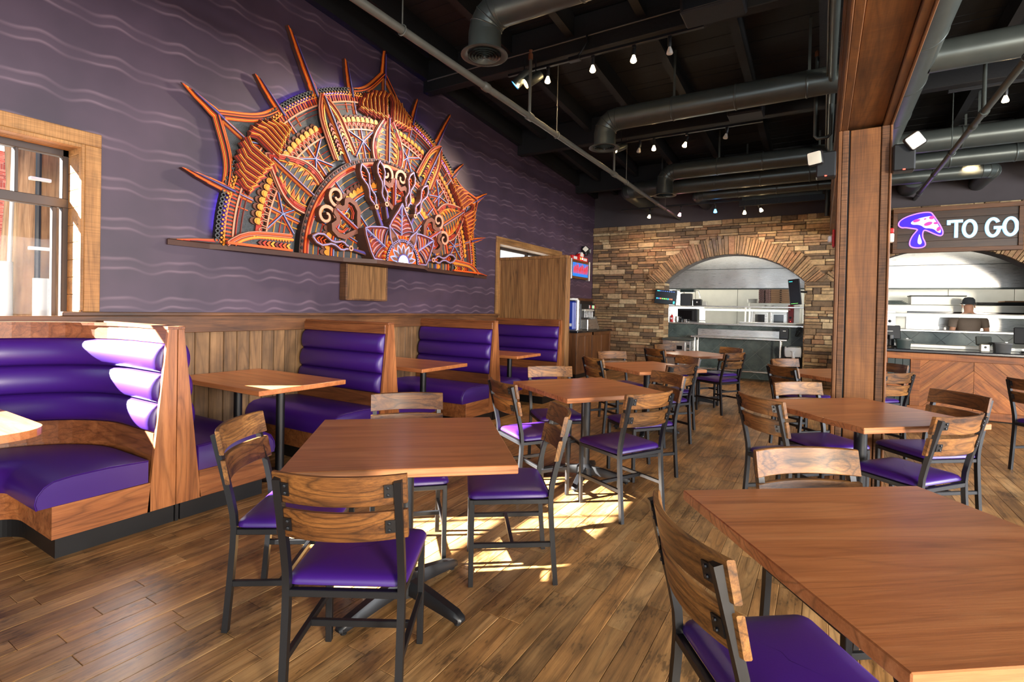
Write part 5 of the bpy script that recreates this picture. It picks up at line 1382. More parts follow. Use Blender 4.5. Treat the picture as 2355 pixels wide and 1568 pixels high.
def pos(label, x, y, w, h, rz):
    t = thing('order_terminal', label, 'terminal', (x, y, .936), rz, 'touch terminals on the order counter')
    MB().box(-w / 2, w / 2, -.012, .02, .12, .12 + h, .01, M=Matrix.Translation((0, 0, 0)) @ Matrix.Rotation(radians(-12), 4, 'X')).build('screen', M['black_plastic'], t)
    MB().box(-w * .18, w * .12, -.016, -.012, .12 + h * .55, .12 + h * .58, M=Matrix.Rotation(radians(-12), 4, 'X')).build('badge', M['white_metal'], t)
    MB().loft([[(a, b2, z) for a, b2 in rrect(hx, hy, .02, 3)] for hx, hy, z in ((.11, .10, 0), (.10, .09, .02), (.04, .03, .03), (.035, .03, .18))]).build('stand', M['black_plastic'], t, smooth=40)
pos('black touch terminal half hidden by the right edge of the column', .90, 9.55, .26, .21, radians(10))
pos('black touch terminal at the right edge of the order counter', 2.42, 9.50, .34, .23, radians(-8))
for i, (x, y, lb, m_) in enumerate(((1.035, 9.42, 'small dark green box on the counter beside the column', 'green_black'), (2.11, 9.42, 'small black box on the counter beside the silver printer', 'black_plastic'))):
    t = thing('card_box', lb, 'box', (x, y, .936), 0)
    MB().loft([[(a, b2, z) for a, b2 in rrect(hx, hy, .008, 2)] for hx, hy, z in ((.078, .06, 0), (.088, .068, .11), (.092, .072, .112), (.092, .072, .13), (.07, .05, .13))]).build('body', M[m_], t, smooth=30)
    MB().box(.03, .06, .0, .02, .13, .145, .003).build('tab', M['steel'], t)
t = thing('receipt_printer', 'tilted silver customer display beside the black box on the counter', 'display', (1.94, 9.46, .936))
MB().box(-.05, .05, -.05, .06, 0, .10, .008).build('base', M['steel_white'], t); MB().box(-.085, .085, -.01, .02, .09, .22, .01, M=Matrix.Rotation(radians(-20), 4, 'X')).build('screen', M['duct'], t)
MB().lathe([(0, 0), (.016, 0), (.012, .006), (0, .007)], 12, M=Matrix.Translation((.0, -.05, .06)) @ Matrix.Rotation(pi / 2, 4, 'X')).build('lens', M['black_plastic'], t)
t = thing('cash_drawer', 'long silver ledge tray running behind the counter items', 'tray', (1.75, 9.84, .936)); MB().box(-.85, .85, -.08, .08, 0, .05, .006).build('body', M['steel_white'], t)

# ------------------------------------------------------------------ drink station
DX = -4.20
t = thing('drink_station', 'oak drink station cabinet with black stone top in the back corner', 'cabinet', (-4.45, 9.45, 0))
MB().box(XW + 4.45 + .02, DX + 4.45 - .02, .02, 1.92, .0, .09).build('toe_kick', M['kick'], t)
MB().box(XW + 4.45 + .005, DX + 4.45 - .012, .012, 1.94, .09, .925, .003).build('body', M['stationwood'], t)
MB().box(XW + 4.45 + .005, DX + 4.45 + .03, -.03, 1.945, .928, .972, .008).build('countertop', M['granite'], t)
for k, (a, b2) in enumerate(((0, .07), (.80, .88), (1.86, 1.94))): MB().box(DX + 4.45 - .012, DX + 4.45, a, b2, .09, .925, .003).build('stile', M['stationwood'], t)
MB().box(DX + 4.45 - .012, DX + 4.45, .07, 1.86, .86, .925, .003).build('rail', M['stationwood'], t); MB().box(DX + 4.45 - .012, DX + 4.45, .07, 1.86, .09, .15, .003).build('rail', M['stationwood'], t)
for a, b2 in ((.08, .43), (.44, .79), (.89, 1.36), (1.37, 1.85)): MB().box(DX + 4.45 - .018, DX + 4.45 - .008, a, b2, .155, .855, .004).build('door', M['stationwood'], t)
MB().box(XW + 4.45 + .005, XW + 4.45 + .02, 0, 1.94, .972, 1.60).build('backsplash', M['granite'], t)
for x0, x1 in ((-.23, .235),): MB().box(x0, x1, .0, .012, .09, .925, .003).build('end_panel', M['stationwood'], t)
t = thing('tea_dispenser', 'tall blue and silver drink dispenser on the drink station', 'dispenser', (-4.42, 9.72, .973))
MB().box(-.10, .06, -.10, .10, 0, .60, .03).build('body', M['blue'], t, smooth=None); MB().tube([(.06, .08, 0), (.06, .08, .62)], .055, 18).build('cylinder', M['steel'], t, smooth=50)
MB().lathe([(0, .62), (.12, .62), (.10, .66), (0, .67)], 20, M=Matrix.Translation((-.01, .02, 0))).build('lid', M['white'], t, smooth=40); MB().box(-.05, .02, -.103, -.099, .08, .14, .002).build('badge', M['white'], t)
MB().box(-.1, .14, -.12, .18, -.0, .012, .003).build('drip_tray', M['steel'], t)
t = thing('soda_dispenser', 'black soda dispenser with a row of nozzles and a steel ice bin', 'dispenser', (-4.46, 10.55, .973))
MB().box(-.18, .02, -.38, .42, .0, .56, .012).build('back', M['black_plastic'], t); MB().box(.0, .17, -.34, .22, .0, .22, .012).build('ice_bin', M['steel'], t)
MB().loft([[(.0, .22, .0), (.17, .22, .0), (.17, .34, .0)], [(.0, .22, .28), (.10, .22, .28), (.10, .34, .26)]]).build('splash_guard', M['steel'], t)
for k in range(6): MB().tube([(.06, -.28 + k * .085, .42), (.075, -.28 + k * .085, .36), (.07, -.28 + k * .085, .26)], .012, 8).build('nozzle', M['steel'], t)
MB().box(.0, .09, -.32, .2, .40, .44, .006).build('valve_bar', M['steel_white'], t)
for y0, m_ in ((.06, 'white'), (.11, 'red'), (.23, 'white'), (.28, 'scr_green'), (.33, 'white'), (.37, 'red')): MB().box(.021, .026, y0, y0 + .045, .46, .53, .001).build('brand_tile', M[m_], t)
# lit pub sign on the purple wall
t = thing('beer_sign', 'small lit pub sign with red lettering on blue and a red crest', 'sign', (XW + .03, 10.48, 2.08))
def bs(y0, y1, z0, z1, x0, x1, n, m_, c=.004): MB().box(x0, x1, y0, y1, z0, z1, c).build(n, M[m_], t)
bs(-.50, .50, 0, .40, -.028, .05, 'case', 'signframe'); bs(-.52, -.46, -.02, .42, -.02, .075, 'side_tube', 'steel'); bs(.46, .52, -.02, .42, -.02, .075, 'side_tube', 'steel')
bs(-.42, .42, .05, .35, .05, .058, 'face', 'beer_blue')
x = -.38
for k in range(9):
    h = .15 + .03 * ((k * 7) % 3); mb = MB()
    mb.ribbon([(x, .12), (x + .015, .12 + h), (x + .045, .13), (x + .07, .12 + h * .95)], .024, lambda a, b2, d: (.058 + d, a, b2), 0, .006); mb.build('letter', M['beer_red'], t); x += .088
bs(-.42, .42, .40, .50, -.02, .045, 'crest_bar', 'red'); bs(-.36, -.18, .42, .48, .045, .05, 'plate', 'white', .001); bs(.16, .36, .42, .48, .045, .05, 'plate', 'white', .001)
MB().prism([(.15 * cos(a * pi / 8) - .02, .44 + .13 * sin(a * pi / 8)) for a in range(9)], lambda a, b2, d: (.0 + d, a, b2), 0, .065).build('crest', M['red'], t)
MB().prism([(.09 * cos(a * pi / 6) + .03, .50 + .10 * sin(a * pi / 6)) for a in range(7)], lambda a, b2, d: (.0 + d, a, b2), 0, .072).build('crest_cap', M['white'], t)
for k in range(4): MB().prism([(-.09 + .05 * k + .026 * cos(a), .455 + .022 * sin(a)) for a in (0, 1.26, 2.5, 3.77, 5.03)], lambda a, b2, d: (.06 + d, a, b2), 0, .012).build('crest_star', M[('beer_red', 'scr_green', 'beer_red', 'bulb')[k]], t)

# ------------------------------------------------------------------ mushroom order sign
SX, SZ = 1.885, 2.51
t = thing('order_sign', 'wooden sign with a violet mushroom and pale blue lettering above the order counter', 'sign', (SX, 11.30, SZ))
fs = lambda y: (lambda a, b2, d: (a - SX, y - d, b2 - SZ))
MB().box(1.045 - SX, 2.725 - SX, -.035, .0, .0, .775).build('board_back', M['black_matte'], t)
for k in range(5): MB().box(1.10 - SX, 2.68 - SX, -.045, -.034, .07 + k * .128, .07 + (k + 1) * .128 - .003, .002).build('sign_board', M['signwood'], t)
for a in ((1.04, 2.73, 0, .072), (1.04, 2.73, .705, .78)): MB().box(a[0] - SX, a[1] - SX, -.075, -.0, a[2], a[3], .004).build('frame_rail', M['signframe'], t)
for a in ((1.04, 1.105), (2.67, 2.73)): MB().box(a[0] - SX, a[1] - SX, -.0745, -.0, .072, .705, .004).build('frame_stile', M['signframe'], t)
cap_ = [(1.115,3.026),(1.14,3.087),(1.224,3.143),(1.35,3.186),(1.461,3.204),(1.557,3.2),(1.588,3.159),(1.627,3.087),(1.684,2.979),(1.724,2.881),(1.73,2.829),(1.715,2.79),(1.675,2.792),(1.593,2.837),(1.523,2.884),(1.47,2.902),(1.455,2.836),(1.46,2.765),(1.493,2.694),(1.502,2.632),(1.461,2.599),(1.392,2.593),(1.321,2.605),(1.281,2.642),(1.284,2.722),(1.317,2.809),(1.371,2.885),(1.391,2.919),(1.285,2.943),(1.214,2.96),(1.171,2.956),(1.128,2.984)]
def chaikin(P, n=2):
    for _ in range(n):
        Q = []
        for i in range(len(P)):
            p, q = P[i], P[(i + 1) % len(P)]
            Q += [(p[0] * .75 + q[0] * .25, p[1] * .75 + q[1] * .25), (p[0] * .25 + q[0] * .75, p[1] * .25 + q[1] * .75)]
        P = Q
    return P
cap_ = chaikin(cap_)
mu_ = MB().prism(cap_, fs(-.046), 0, .02).build('mushroom', M['neon_blue'], t)
MB().ribbon(cap_, .017, fs(-.046), 0, .026, closed=True).build('outline', M['neon_violet'], mu_)
wh = chaikin([(1.283,3.032),(1.324,3.074),(1.421,3.111),(1.517,3.13),(1.575,3.135),(1.604,3.09),(1.646,3.01),(1.689,2.92),(1.704,2.858),(1.688,2.832),(1.646,2.86),(1.611,2.905),(1.55,2.926),(1.481,2.931),(1.438,2.978),(1.382,2.999),(1.312,3.0)])
MB().prism(wh, fs(-.066), 0, .004).build('cap_patch', M['neon_white'], mu_)
for (x, z), rx, rz_ in zip([(1.369,3.067),(1.484,3.088),(1.573,3.105),(1.527,3.003),(1.629,3.008),(1.668,2.905)], (.050, .017, .036, .056, .030, .026), (.026, .014, .028, .034, .020, .040)):
    MB().prism([(x + rx * cos(a * pi / 9) + (rz_ * .3) * sin(a * pi / 9), z + rz_ * sin(a * pi / 9) + .15 * rx * cos(a * pi / 9) * (1 if x < 1.55 else -1)) for a in range(18)], fs(-.0701), 0, .002).build('spot', M['neon_pink'], mu_)
MB().prism(chaikin([(1.414,2.838),(1.429,2.767),(1.452,2.696),(1.439,2.658),(1.411,2.654),(1.39,2.681),(1.392,2.743),(1.407,2.812)]), fs(-.066), 0, .004).build('drop', M['neon_white'], mu_)
def letter(n, paths):
    mb = MB(); mi = MB()
    for P, cl in paths:
        mb.ribbon(P, .050, fs(-.0455), 0, .022, closed=cl); mi.ribbon(P, .026, fs(-.0455), .018, .027, closed=cl)
    o = mb.build(n, M['neon_sky'], t); mi.build('tube_core', M['neon_pale'], o)
el = lambda cx, cz, rx, rz_, a0=0, a1=360, n=40: [(cx + rx * cos(radians(a0 + (a1 - a0) * i / n)), cz + rz_ * sin(radians(a0 + (a1 - a0) * i / n))) for i in range(n + 1)]
letter('letter_t', [([(1.803, 2.965), (1.803, 3.022), (1.985, 3.022)], False), ([(1.901, 3.02), (1.901, 2.745)], False)])
letter('letter_o', [(el(2.073, 2.888, .076, .132)[:-1], True)])
letter('letter_g', [(el(2.362, 2.890, .076, .140, 35, 350), False), ([(2.372, 2.884), (2.497, 2.884)], False)])
letter('letter_o', [(el(2.575, 2.892, .076, .136)[:-1], True)])
lamp('sign_reflected_lamp', 'SPOT', (1.9, 10.2, 3.75), 30, WARM, target=(1.9, 11.3, 2.9), spot=70, radius=.05)
# ------------------------------------------------------------------ layered wooden half-sun sculpture on the purple wall
SM = [plain('art_dark_brown', S(70, 42, 30), .6, noise=.15), plain('art_red', S(168, 44, 22), .5), plain('art_orange', S(222, 86, 20), .5), plain('art_yellow', S(232, 148, 44), .5),
      plain('art_black', S(22, 16, 16), .55), plain('art_lilac', S(140, 128, 168), .45), plain('art_salmon', S(214, 142, 110), .55), plain('art_grey', S(74, 76, 78), .55, .2, noise=.5, nscale=120, bump=.3, bscale=200),
      plain('art_gold', S(222, 140, 44), .5), plain('art_pale_blue', S(150, 162, 200), .4), plain('art_maroon', S(112, 38, 28), .55), plain('art_umber', S(112, 66, 48), .6), plain('art_violet', S(84, 70, 140), .45)]
BR, RD, OR, YE, BK, LI, SA, GY, GO, PB, MA, UM, VI = range(13)
sc = thing('wall_sculpture', 'big layered half sun wall sculpture of orange and red cut wood with spikes', 'sculpture', (XW, 4.5, 1.91))
fw_ = lambda a, b2, d: (d, a, b2)
def po(r, deg): return (r * cos(radians(deg)), r * sin(radians(deg)))
def arc(r, a0, a1, n=None):
    n = n or max(4, int(abs(a1 - a0) / 4)); return [po(r, a0 + (a1 - a0) * i / n) for i in range(n + 1)]
def nested(mb, path, layers, w0, dz=.006, closed=False, taper=None):
    for wd, m_ in layers:
        mb.ribbon(path, wd, fw_, w0, w0 + dz, mat=m_, side=BR if m_ in (OR, YE, RD) else m_, closed=closed, taper=taper); w0 += dz
    return w0
def sb(mb, name, parent=sc, kind=None): return mb.build(name, SM, parent, kind=kind)
BAR = ((.062, MA), (.050, OR), (.038, YE), (.027, RD), (.017, BK), (.009, LI))
BARS = ((.044, RD), (.033, OR), (.022, BK), (.011, VI), (.006, PB))
EDGE = ((.030, SA), (.018, RD), (.008, OR))
# base board
mb = MB(); mb.prism([(-2.30, 0), (-2.12, .06), (2.12, .06), (2.30, 0), (2.05, -.012), (-2.05, -.012)], lambda a, b2, d: (.02 + b2 * 0 + d, a, -.045 + (b2 + .012) * .0), 0, .0)
bb = MB().prism([(-2.36, .03), (-2.02, .03), (-1.9, .10), (-1.2, .16), (-.7, .22), (-.4, .42), (.4, .42), (.7, .22), (1.2, .16), (1.9, .10), (2.02, .03), (2.36, .03), (2.36, .015), (-2.36, .015)], lambda a, b2, d: (b2, a, -.045 + d), 0, .045, mat=BR)
sb(bb, 'base_board')
# back discs (stepped)
def disc(r, w0, w1, m_, name, a0=0, a1=180):
    return sb(MB().prism(arc(r, a0, a1, 72), fw_, w0, w1, mat=m_, side=BR), name)
disc(1.90, .055, .070, GY, 'back_disc'); disc(1.56, .075, .100, GY, 'middle_disc'); disc(1.20, .12, .175, GY, 'inner_disc'); disc(.90, .18, .215, GY, 'centre_disc')
# led strip behind the rim
MB().tube([(.028, *po(1.955, a)) for a in range(2, 179, 3)], .008, 6).build('led_strip', M['led_strip'], sc)
# outer rim: dark rings, gold beads, ribbed band, salmon edge
mb = MB()
for i in range(150):
    c = po(1.985, 1 + i * 178 / 149)
    mb.ribbon([(c[0] + .017 * cos(k * pi / 4), c[1] + .017 * sin(k * pi / 4)) for k in range(8)], .009, fw_, .04, .085, mat=GY, side=BK, closed=True)
sb(mb, 'rim_rings', kind='stuff')
sb(MB().ribbon(arc(1.975, 0, 180, 90), .05, fw_, .03, .045, mat=BK), 'rim_back')
mb = MB()
for rr in (1.952, 1.932):
    for i in range(150):
        c = po(rr, .6 + i * 178.8 / 149 + (.6 if rr < 1.94 else 0)); mb.prism([(c[0] + .0105 * cos(k * pi / 3), c[1] + .0105 * sin(k * pi / 3)) for k in range(6)], fw_, .07, .092, mat=GO, side=BR)
sb(mb, 'gold_beads', kind='stuff')
mb = MB()
for i in range(170):
    a = .5 + i * 179 / 169; p, q = po(1.862, a), po(1.922, a); mb.ribbon([p, q], .016, fw_, .07, .082 + .006 * (i % 2), mat=(OR, RD)[i % 2], side=MA)
sb(mb, 'rim_ribs', kind='stuff')
sb(MB().ribbon(arc(1.852, 0, 180, 90), .016, fw_, .07, .094, mat=SA, side=UM), 'rim_edge')
sb(MB().ribbon(arc(1.925, 0, 180, 90), .006, fw_, .07, .094, mat=YE), 'rim_line')
for rr, m_ in ((1.82, RD), (1.775, MA), (1.47, YE), (1.41, RD), (1.36, OR), (1.29, YE)):
    sb(MB().ribbon(arc(rr, 0, 180, 80), .007, fw_, .07, .085 if rr > 1.6 else .112, mat=m_), 'field_line')
# spikes round the rim
def spike(a, r0, r1, w):
    mb = MB(); w0 = .02
    prof = ((0, 1), (.22, .94), (.24, .80), (.5, .70), (.52, .60), (.74, .46), (.76, .36), (1, .03))
    for k, (s, m_) in enumerate(((1.0, BR), (.92, OR), (.72, YE), (.56, RD), (.34, BK), (.14, VI))):
        L = [];  rr1 = r1 - (1 - s) * .12 * (r1 - r0) * 1.4
        for t_, q in prof: L.append((r0 + (rr1 - r0) * t_, w * s * q / 2))
        P = L + [(x_, -y_) for x_, y_ in L[::-1]]
        ca, sa = cos(radians(a)), sin(radians(a))
        d = .045 if k == 0 else .008
        mb.prism([(x_ * ca - y_ * sa, x_ * sa + y_ * ca) for x_, y_ in P], fw_, w0, w0 + d, mat=m_, side=BR if k == 0 else m_); w0 += d
    return sb(mb, 'spike')
for a, r1 in ((15, 2.33), (45, 2.30), (60, 2.60), (75, 2.30), (105, 2.32), (120, 2.62), (135, 2.33), (165, 2.36)): spike(a, 1.9, r1, .095 if r1 < 2.5 else .11)
for a in (0, 180):
    mb = MB(); s = 1 if a == 0 else -1; w0 = .02
    for k, (h, m_) in enumerate(((.055, BR), (.045, OR), (.030, RD), (.014, BK))): mb.prism([(s * 1.95, 0), (s * 1.95, h), (s * 2.15, h * .6), (s * (2.36 - k * .05), .004), (s * (2.36 - k * .05), 0)], fw_, w0, w0 + (.045 if k == 0 else .008), mat=m_); w0 += .045 if k == 0 else .008
    sb(mb, 'spike')
# three big star points with two scalloped wings of stacked chevrons each
for a in (30, 90, 150):
    tip, jun = po(2.62, a), po(2.30, a)
    arms = []
    for s in (-1, 1):
        P = []
        for i in range(10):
            t_ = i / 9; ang = a + s * 14.2 * t_; r_ = 2.30 - .33 * t_ - .085 * sin(pi * t_)
            P.append(po(r_, ang))
        arms.append(P)
    mb = MB().prism(arms[0] + [po(1.86, a - 12 + 2 * i) for i in range(13)] + arms[1][::-1], fw_, .03, .05, mat=GY, side=BK); sb(mb, 'star_web')
    mb = MB()
    lay = ((.092, BR), (.082, OR), (.062, YE), (.046, RD), (.028, BK), (.012, OR))
    for P in arms: nested(mb, P, lay, .045, .008)
    sb(mb, 'star_arm')
    mb = MB(); w0 = .045
    for k, (s, m_) in enumerate(((1.0, BR), (.9, OR), (.7, YE), (.5, RD), (.34, BK), (.14, VI))):
        ca, sa = cos(radians(a)), sin(radians(a)); L = [(2.24, .052 * s), (2.34, .050 * s), (2.42, .036 * s), (2.50, .03 * s), (2.64 - (1 - s) * .12, .002)]
        mb.prism([(x_ * ca - y_ * sa, x_ * sa + y_ * ca) for x_, y_ in L + [(x_, -y_) for x_, y_ in L[::-1]]], fw_, w0, w0 + .009, mat=m_, side=BR if k == 0 else m_); w0 += .009
    sb(mb, 'star_point')
    mb = MB(); nested(mb, [po(2.28, a), po(1.74, a)], BAR, .05, .007); sb(mb, 'star_spine')
    for s in (-1, 1):
        for k in range(7):
            t_ = k / 6; ang = a + s * (1.9 + 10.4 * t_); r0 = 1.72 + .05 * t_; r1 = 2.05 - .13 * t_ * t_
            mb = MB(); path = [po(r0 + .04, ang + s * 1.5), po(r0, ang), po(r1 - .10, ang), po(r1, ang - s * 1.2)] if k % 2 else [po(r0 + .03, ang + s * 1.3), po(r0 + .01, ang), po(r1 - .08, ang), po(r1 - .015, ang - s * 1.3)]
            nested(mb, path, ((.064, BR), (.059, MA), (.050, RD), (.034, MA), (.022, OR), (.008, YE)), .075 + .009 * (6 - k), .012)
            sb(mb, 'chevron_plate')
    for s in (-1, 1):
        mb = MB(); nested(mb, [po(1.97, a), po(1.60, a + s * 9)], BARS, .08, .006); sb(mb, 'lattice_bar')
# radial and crossing bars
for a in (15, 45, 75, 105, 135, 165):
    mb = MB(); nested(mb, [po(1.20, a), po(1.57, a)], BAR, .10, .005); sb(mb, 'radial_bar')
    mb = MB(); nested(mb, [po(1.72, a), po(1.86, a)], BAR, .07, .005); sb(mb, 'radial_bar')
    for s in (-1, 1):
        mb = MB(); nested(mb, [po(1.42, a), po(1.55, a + s * 7.5)], BARS, .105, .006); sb(mb, 'lattice_bar')
        mb = MB(); nested(mb, [po(1.42, a), po(1.26, a + s * 6.5)], BARS, .105, .006); sb(mb, 'lattice_bar')
    for s in (-3.6, 3.6):
        mb = MB().ribbon([po(1.22, a + s), po(1.55, a + s)], .009, fw_, .10, .112, mat=YE); mb.ribbon([po(1.74, a + s), po(1.85, a + s)], .008, fw_, .07, .085, mat=OR); sb(mb, 'field_line')
# gold scallops, red lace and salmon rail
for i in range(74):
    a = 1.6 + i * 176.8 / 73
    if min(abs(a - q) for q in (60, 120)) < 5.2 or min(abs(a - q) for q in (0, 180)) < 7.5 or min(abs(a - q) for q in (30, 90, 150)) < 2.6: continue
    c = po(1.655, a); ca, sa = cos(radians(a)), sin(radians(a))
    def scal(w, h, off): return [(c[0] + (x_ + off) * ca - y_ * sa, c[1] + (x_ + off) * sa + y_ * ca) for x_, y_ in ((-h * .5, -w), (-h * .5, w), (.05 * h, w), (.5 * h, w * .7), (.68 * h, 0), (.5 * h, -w * .7), (.05 * h, -w))]
    mb = MB().prism(scal(.033, .055, .022), fw_, .08, .100, mat=UM, side=BR).prism(scal(.031, .050, .0), fw_, .10, .128, mat=GO, side=BR)
    mb.prism(scal(.026, .030, -.004), fw_, .128, .133, mat=YE, side=OR)
    sb(mb, 'scallop')
mb = MB()
for i in range(74):
    a = 1.6 + i * 176.8 / 73
    if min(abs(a - q) for q in (60, 120, 0, 180)) < 6: continue
    c = po(1.588, a); ca, sa = cos(radians(a)), sin(radians(a))
    P = [(c[0] + x_ * ca - y_ * sa, c[1] + x_ * sa + y_ * ca) for x_, y_ in ((-.03, -.024), (.0, -.024), (.028, -.012), (.036, 0), (.028, .012), (0, .024), (-.03, .024))]
    mb.ribbon(P, .007, fw_, .10, .122, mat=SA); c2 = po(1.60, a)
    mb.prism([(c2[0] + .012 * cos(k), c2[1] + .012 * sin(k)) for k in (0, 1.57, 3.14, 4.71)], fw_, .10, .116, mat=RD)
sb(mb, 'lace_arches', kind='stuff')
sb(MB().ribbon(arc(1.622, 2, 178, 90), .055, fw_, .09, .104, mat=RD, side=MA), 'lace_band')
sb(MB().ribbon(arc(1.552, 0, 180, 90), .016, fw_, .10, .126, mat=SA, side=UM), 'salmon_rail')
# pointed petals
def local(a): ca, sa = cos(radians(a)), sin(radians(a)); return lambda r_, t_: (r_ * ca - t_ * sa, r_ * sa + t_ * ca)
def petal_outline(r0, r1, w, bul, n=12):
    R_ = []
    for i in range(n + 1):
        t_ = i / n; R_.append((r0 + (r1 - r0) * t_, w * ((1 - t_) ** .62) * (1 + bul * sin(pi * t_))))
    return R_
for a in (30, 90, 150):                           # leaf shaped petals with flame teeth
    lf = local(a); E1 = petal_outline(1.20, 1.77, .19, .55)
    pl_ = MB().prism([lf(x_, y_) for x_, y_ in E1] + [lf(x_, -y_) for x_, y_ in E1[::-1]], fw_, .11, .135, mat=GY, side=BR); pt_ = sb(pl_, 'leaf_petal')
    mb = MB(); path = [lf(x_, y_) for x_, y_ in E1] + [lf(x_, -y_) for x_, y_ in E1[::-1][1:]]
    nested(mb, path, ((.085, BR), (.072, SA), (.058, MA), (.034, RD), (.0, RD)), .13, .008)
    inner = [lf(x_ + .015, y_ - .045) for x_, y_ in E1[:-2]]; inner2 = [lf(x_ + .015, -y_ + .045) for x_, y_ in E1[:-2]]
    for q in (inner, inner2): nested(mb, q, ((.020, OR), (.009, YE)), .136, .010)
    outer = [lf(x_ - .002, y_ + .032) for x_, y_ in E1]; outer2 = [lf(x_ - .002, -y_ - .032) for x_, y_ in E1]
    for q in (outer, outer2): mb.ribbon(q, .014, fw_, .13, .168, mat=SA, side=UM)
    sb(mb, 'petal_border', pt_)
    mb = MB(); nested(mb, [lf(1.20, 0), lf(1.75, 0)], BAR, .135, .008); sb(mb, 'petal_spine', pt_)
    mb = MB()
    for s in (-1, 1):
        for k in range(7):
            x_ = 1.24 + .06 * k; yy = (E1[min(11, int((x_ - 1.2) / .57 * 12))][1] - .055)
            if yy < .05: continue
            P = [lf(x_, s * yy), lf(x_ + .045, s * (yy - .005)), lf(x_ + .05, s * yy * .52), lf(x_ + .028, s * yy * .72)]
            mb.prism(P, fw_, .135, .150, mat=(OR, YE)[k % 2], side=RD); mb.ribbon([lf(x_, s * .03), lf(x_, s * yy)], .006, fw_, .135, .146, mat=YE)
    sb(mb, 'flame_teeth', pt_, kind='stuff')
    mb = MB()
    for s in (-1, 1):
        for k in range(3, 11, 2):
            x_, y_ = E1[k]; mb.prism([lf(x_ - .02, s * (y_ - .028)), lf(x_ + .02, s * (y_ - .034)), lf(x_ + .018, s * (y_ + .004)), lf(x_ - .022, s * (y_ + .01))], fw_, .15, .166, mat=(BK, RD)[k % 4 // 2])
    sb(mb, 'border_blocks', pt_, kind='stuff')
def gate_petal(a, half=0):                        # tall arches with bead columns
    lf = local(a); sides = (-1, 1) if not half else (half,)
    E1 = [(1.30, .155), (1.42, .150), (1.56, .142), (1.66, .134), (1.74, .118), (1.82, .086), (1.89, .04), (1.94, 0.0)]
    if not half: P = [lf(x_, y_) for x_, y_ in E1] + [lf(x_, -y_) for x_, y_ in E1[::-1]] + [lf(1.24, 0)]
    else: P = [lf(x_, half * y_) for x_, y_ in E1] + [lf(1.28, 0)]
    pt_ = sb(MB().prism(P, fw_, .13, .155, mat=GY, side=BR), 'arch_petal')
    mb = MB()
    for s in sides:
        path = [lf(x_, s * y_) for x_, y_ in E1]; path2 = [lf(x_ - .02, s * max(0, y_ - .035)) for x_, y_ in E1[:-1]]
        nested(mb, path, ((.046, BR), (.038, SA), (.024, RD), (.012, OR)), .15, .009); nested(mb, path2, ((.030, OR), (.016, YE)), .155, .009)
    sb(mb, 'petal_border', pt_)
    if not half:
        mb = MB(); nested(mb, [lf(1.22, 0), lf(1.92, 0)], BAR, .155, .009); sb(mb, 'petal_spine', pt_)
    else:
        mb = MB(); mb.ribbon([lf(1.30, half * .012), lf(1.95, half * .012)], .022, fw_, .155, .19, mat=OR, side=RD); sb(mb, 'petal_spine', pt_)
    for s in sides:
        yc = .058 if not half else .048
        for k in range(8):
            x_ = 1.32 + .042 * k; h = .040; wd = .026
            P = [lf(x_, s * yc - wd), lf(x_ + h * .55, s * yc - wd), lf(x_ + h * 1.25, s * yc), lf(x_ + h * .55, s * yc + wd), lf(x_, s * yc + wd), lf(x_ + h * .5, s * yc)]
            sb(MB().prism(P, fw_, .155, .185, mat=(YE, OR, RD, MA)[k % 4], side=BR), 'arrow_bead', pt_)
        mb = MB()
        for k in range(14):
            x_ = 1.32 + .03 * k; y_ = s * .108 * (1 if x_ < 1.7 else .8); mb.prism([lf(x_, y_), lf(x_ + .022, y_), lf(x_ + .011, y_ - s * .024)], fw_, .155, .168, mat=YE, side=RD)
        sb(mb, 'comb_teeth', pt_, kind='stuff')
for a in (60, 120): gate_petal(a)
gate_petal(0, 1); gate_petal(180, -1)
# inner ring and field
sb(MB().ribbon(arc(1.205, 0, 180, 80), .04, fw_, .10, .18, mat=BR, side=BK), 'inner_rim')
mb = MB()
for i in range(110):
    c = po(1.20, .8 + i * 178.4 / 109); mb.prism([(c[0] + .014 * cos(k * pi / 3), c[1] + .014 * sin(k * pi / 3)) for k in range(6)], fw_, .175, .192, mat=(BK, UM)[i % 2])
sb(mb, 'rim_studs', kind='stuff')
sb(MB().ribbon(arc(1.165, 0, 180, 80), .022, fw_, .17, .196, mat=OR, side=RD), 'inner_rim_line'); sb(MB().ribbon(arc(1.142, 0, 180, 80), .018, fw_, .17, .20, mat=RD, side=MA), 'inner_rim_line'); sb(MB().ribbon(arc(1.122, 0, 180, 80), .010, fw_, .17, .19, mat=SA), 'inner_rim_line')
for rr, m_ in ((1.06, YE), (1.0, RD)): sb(MB().ribbon(arc(rr, 0, 180, 60), .006, fw_, .175, .187, mat=m_), 'field_line')
for i in range(46):
    a = 2 + i * 176 / 45; ca, sa = cos(radians(a)), sin(radians(a))
    mb = MB()
    for rr, m_, w0 in ((.955, UM, .175), (.915, GO, .19)):
        c = po(rr, a); mb.prism([(c[0] + x_ * ca - y_ * sa, c[1] + x_ * sa + y_ * ca) for x_, y_ in ((-.03, -.030), (-.03, .030), (.008, .030), (.03, .016), (.036, 0), (.03, -.016), (.008, -.030))], fw_, w0, w0 + .026, mat=m_, side=BR)
    sb(mb, 'scallop')
sb(MB().ribbon(arc(.868, 0, 180, 60), .016, fw_, .205, .232, mat=OR, side=RD), 'inner_rim_line'); sb(MB().ribbon(arc(.845, 0, 180, 60), .010, fw_, .205, .236, mat=PB, side=VI), 'inner_rim_line')
for rr, m_ in ((.78, YE), (.70, SA), (.60, YE), (.52, SA)): sb(MB().ribbon(arc(rr, 0, 180, 50), .006, fw_, .215, .228, mat=m_), 'field_line')
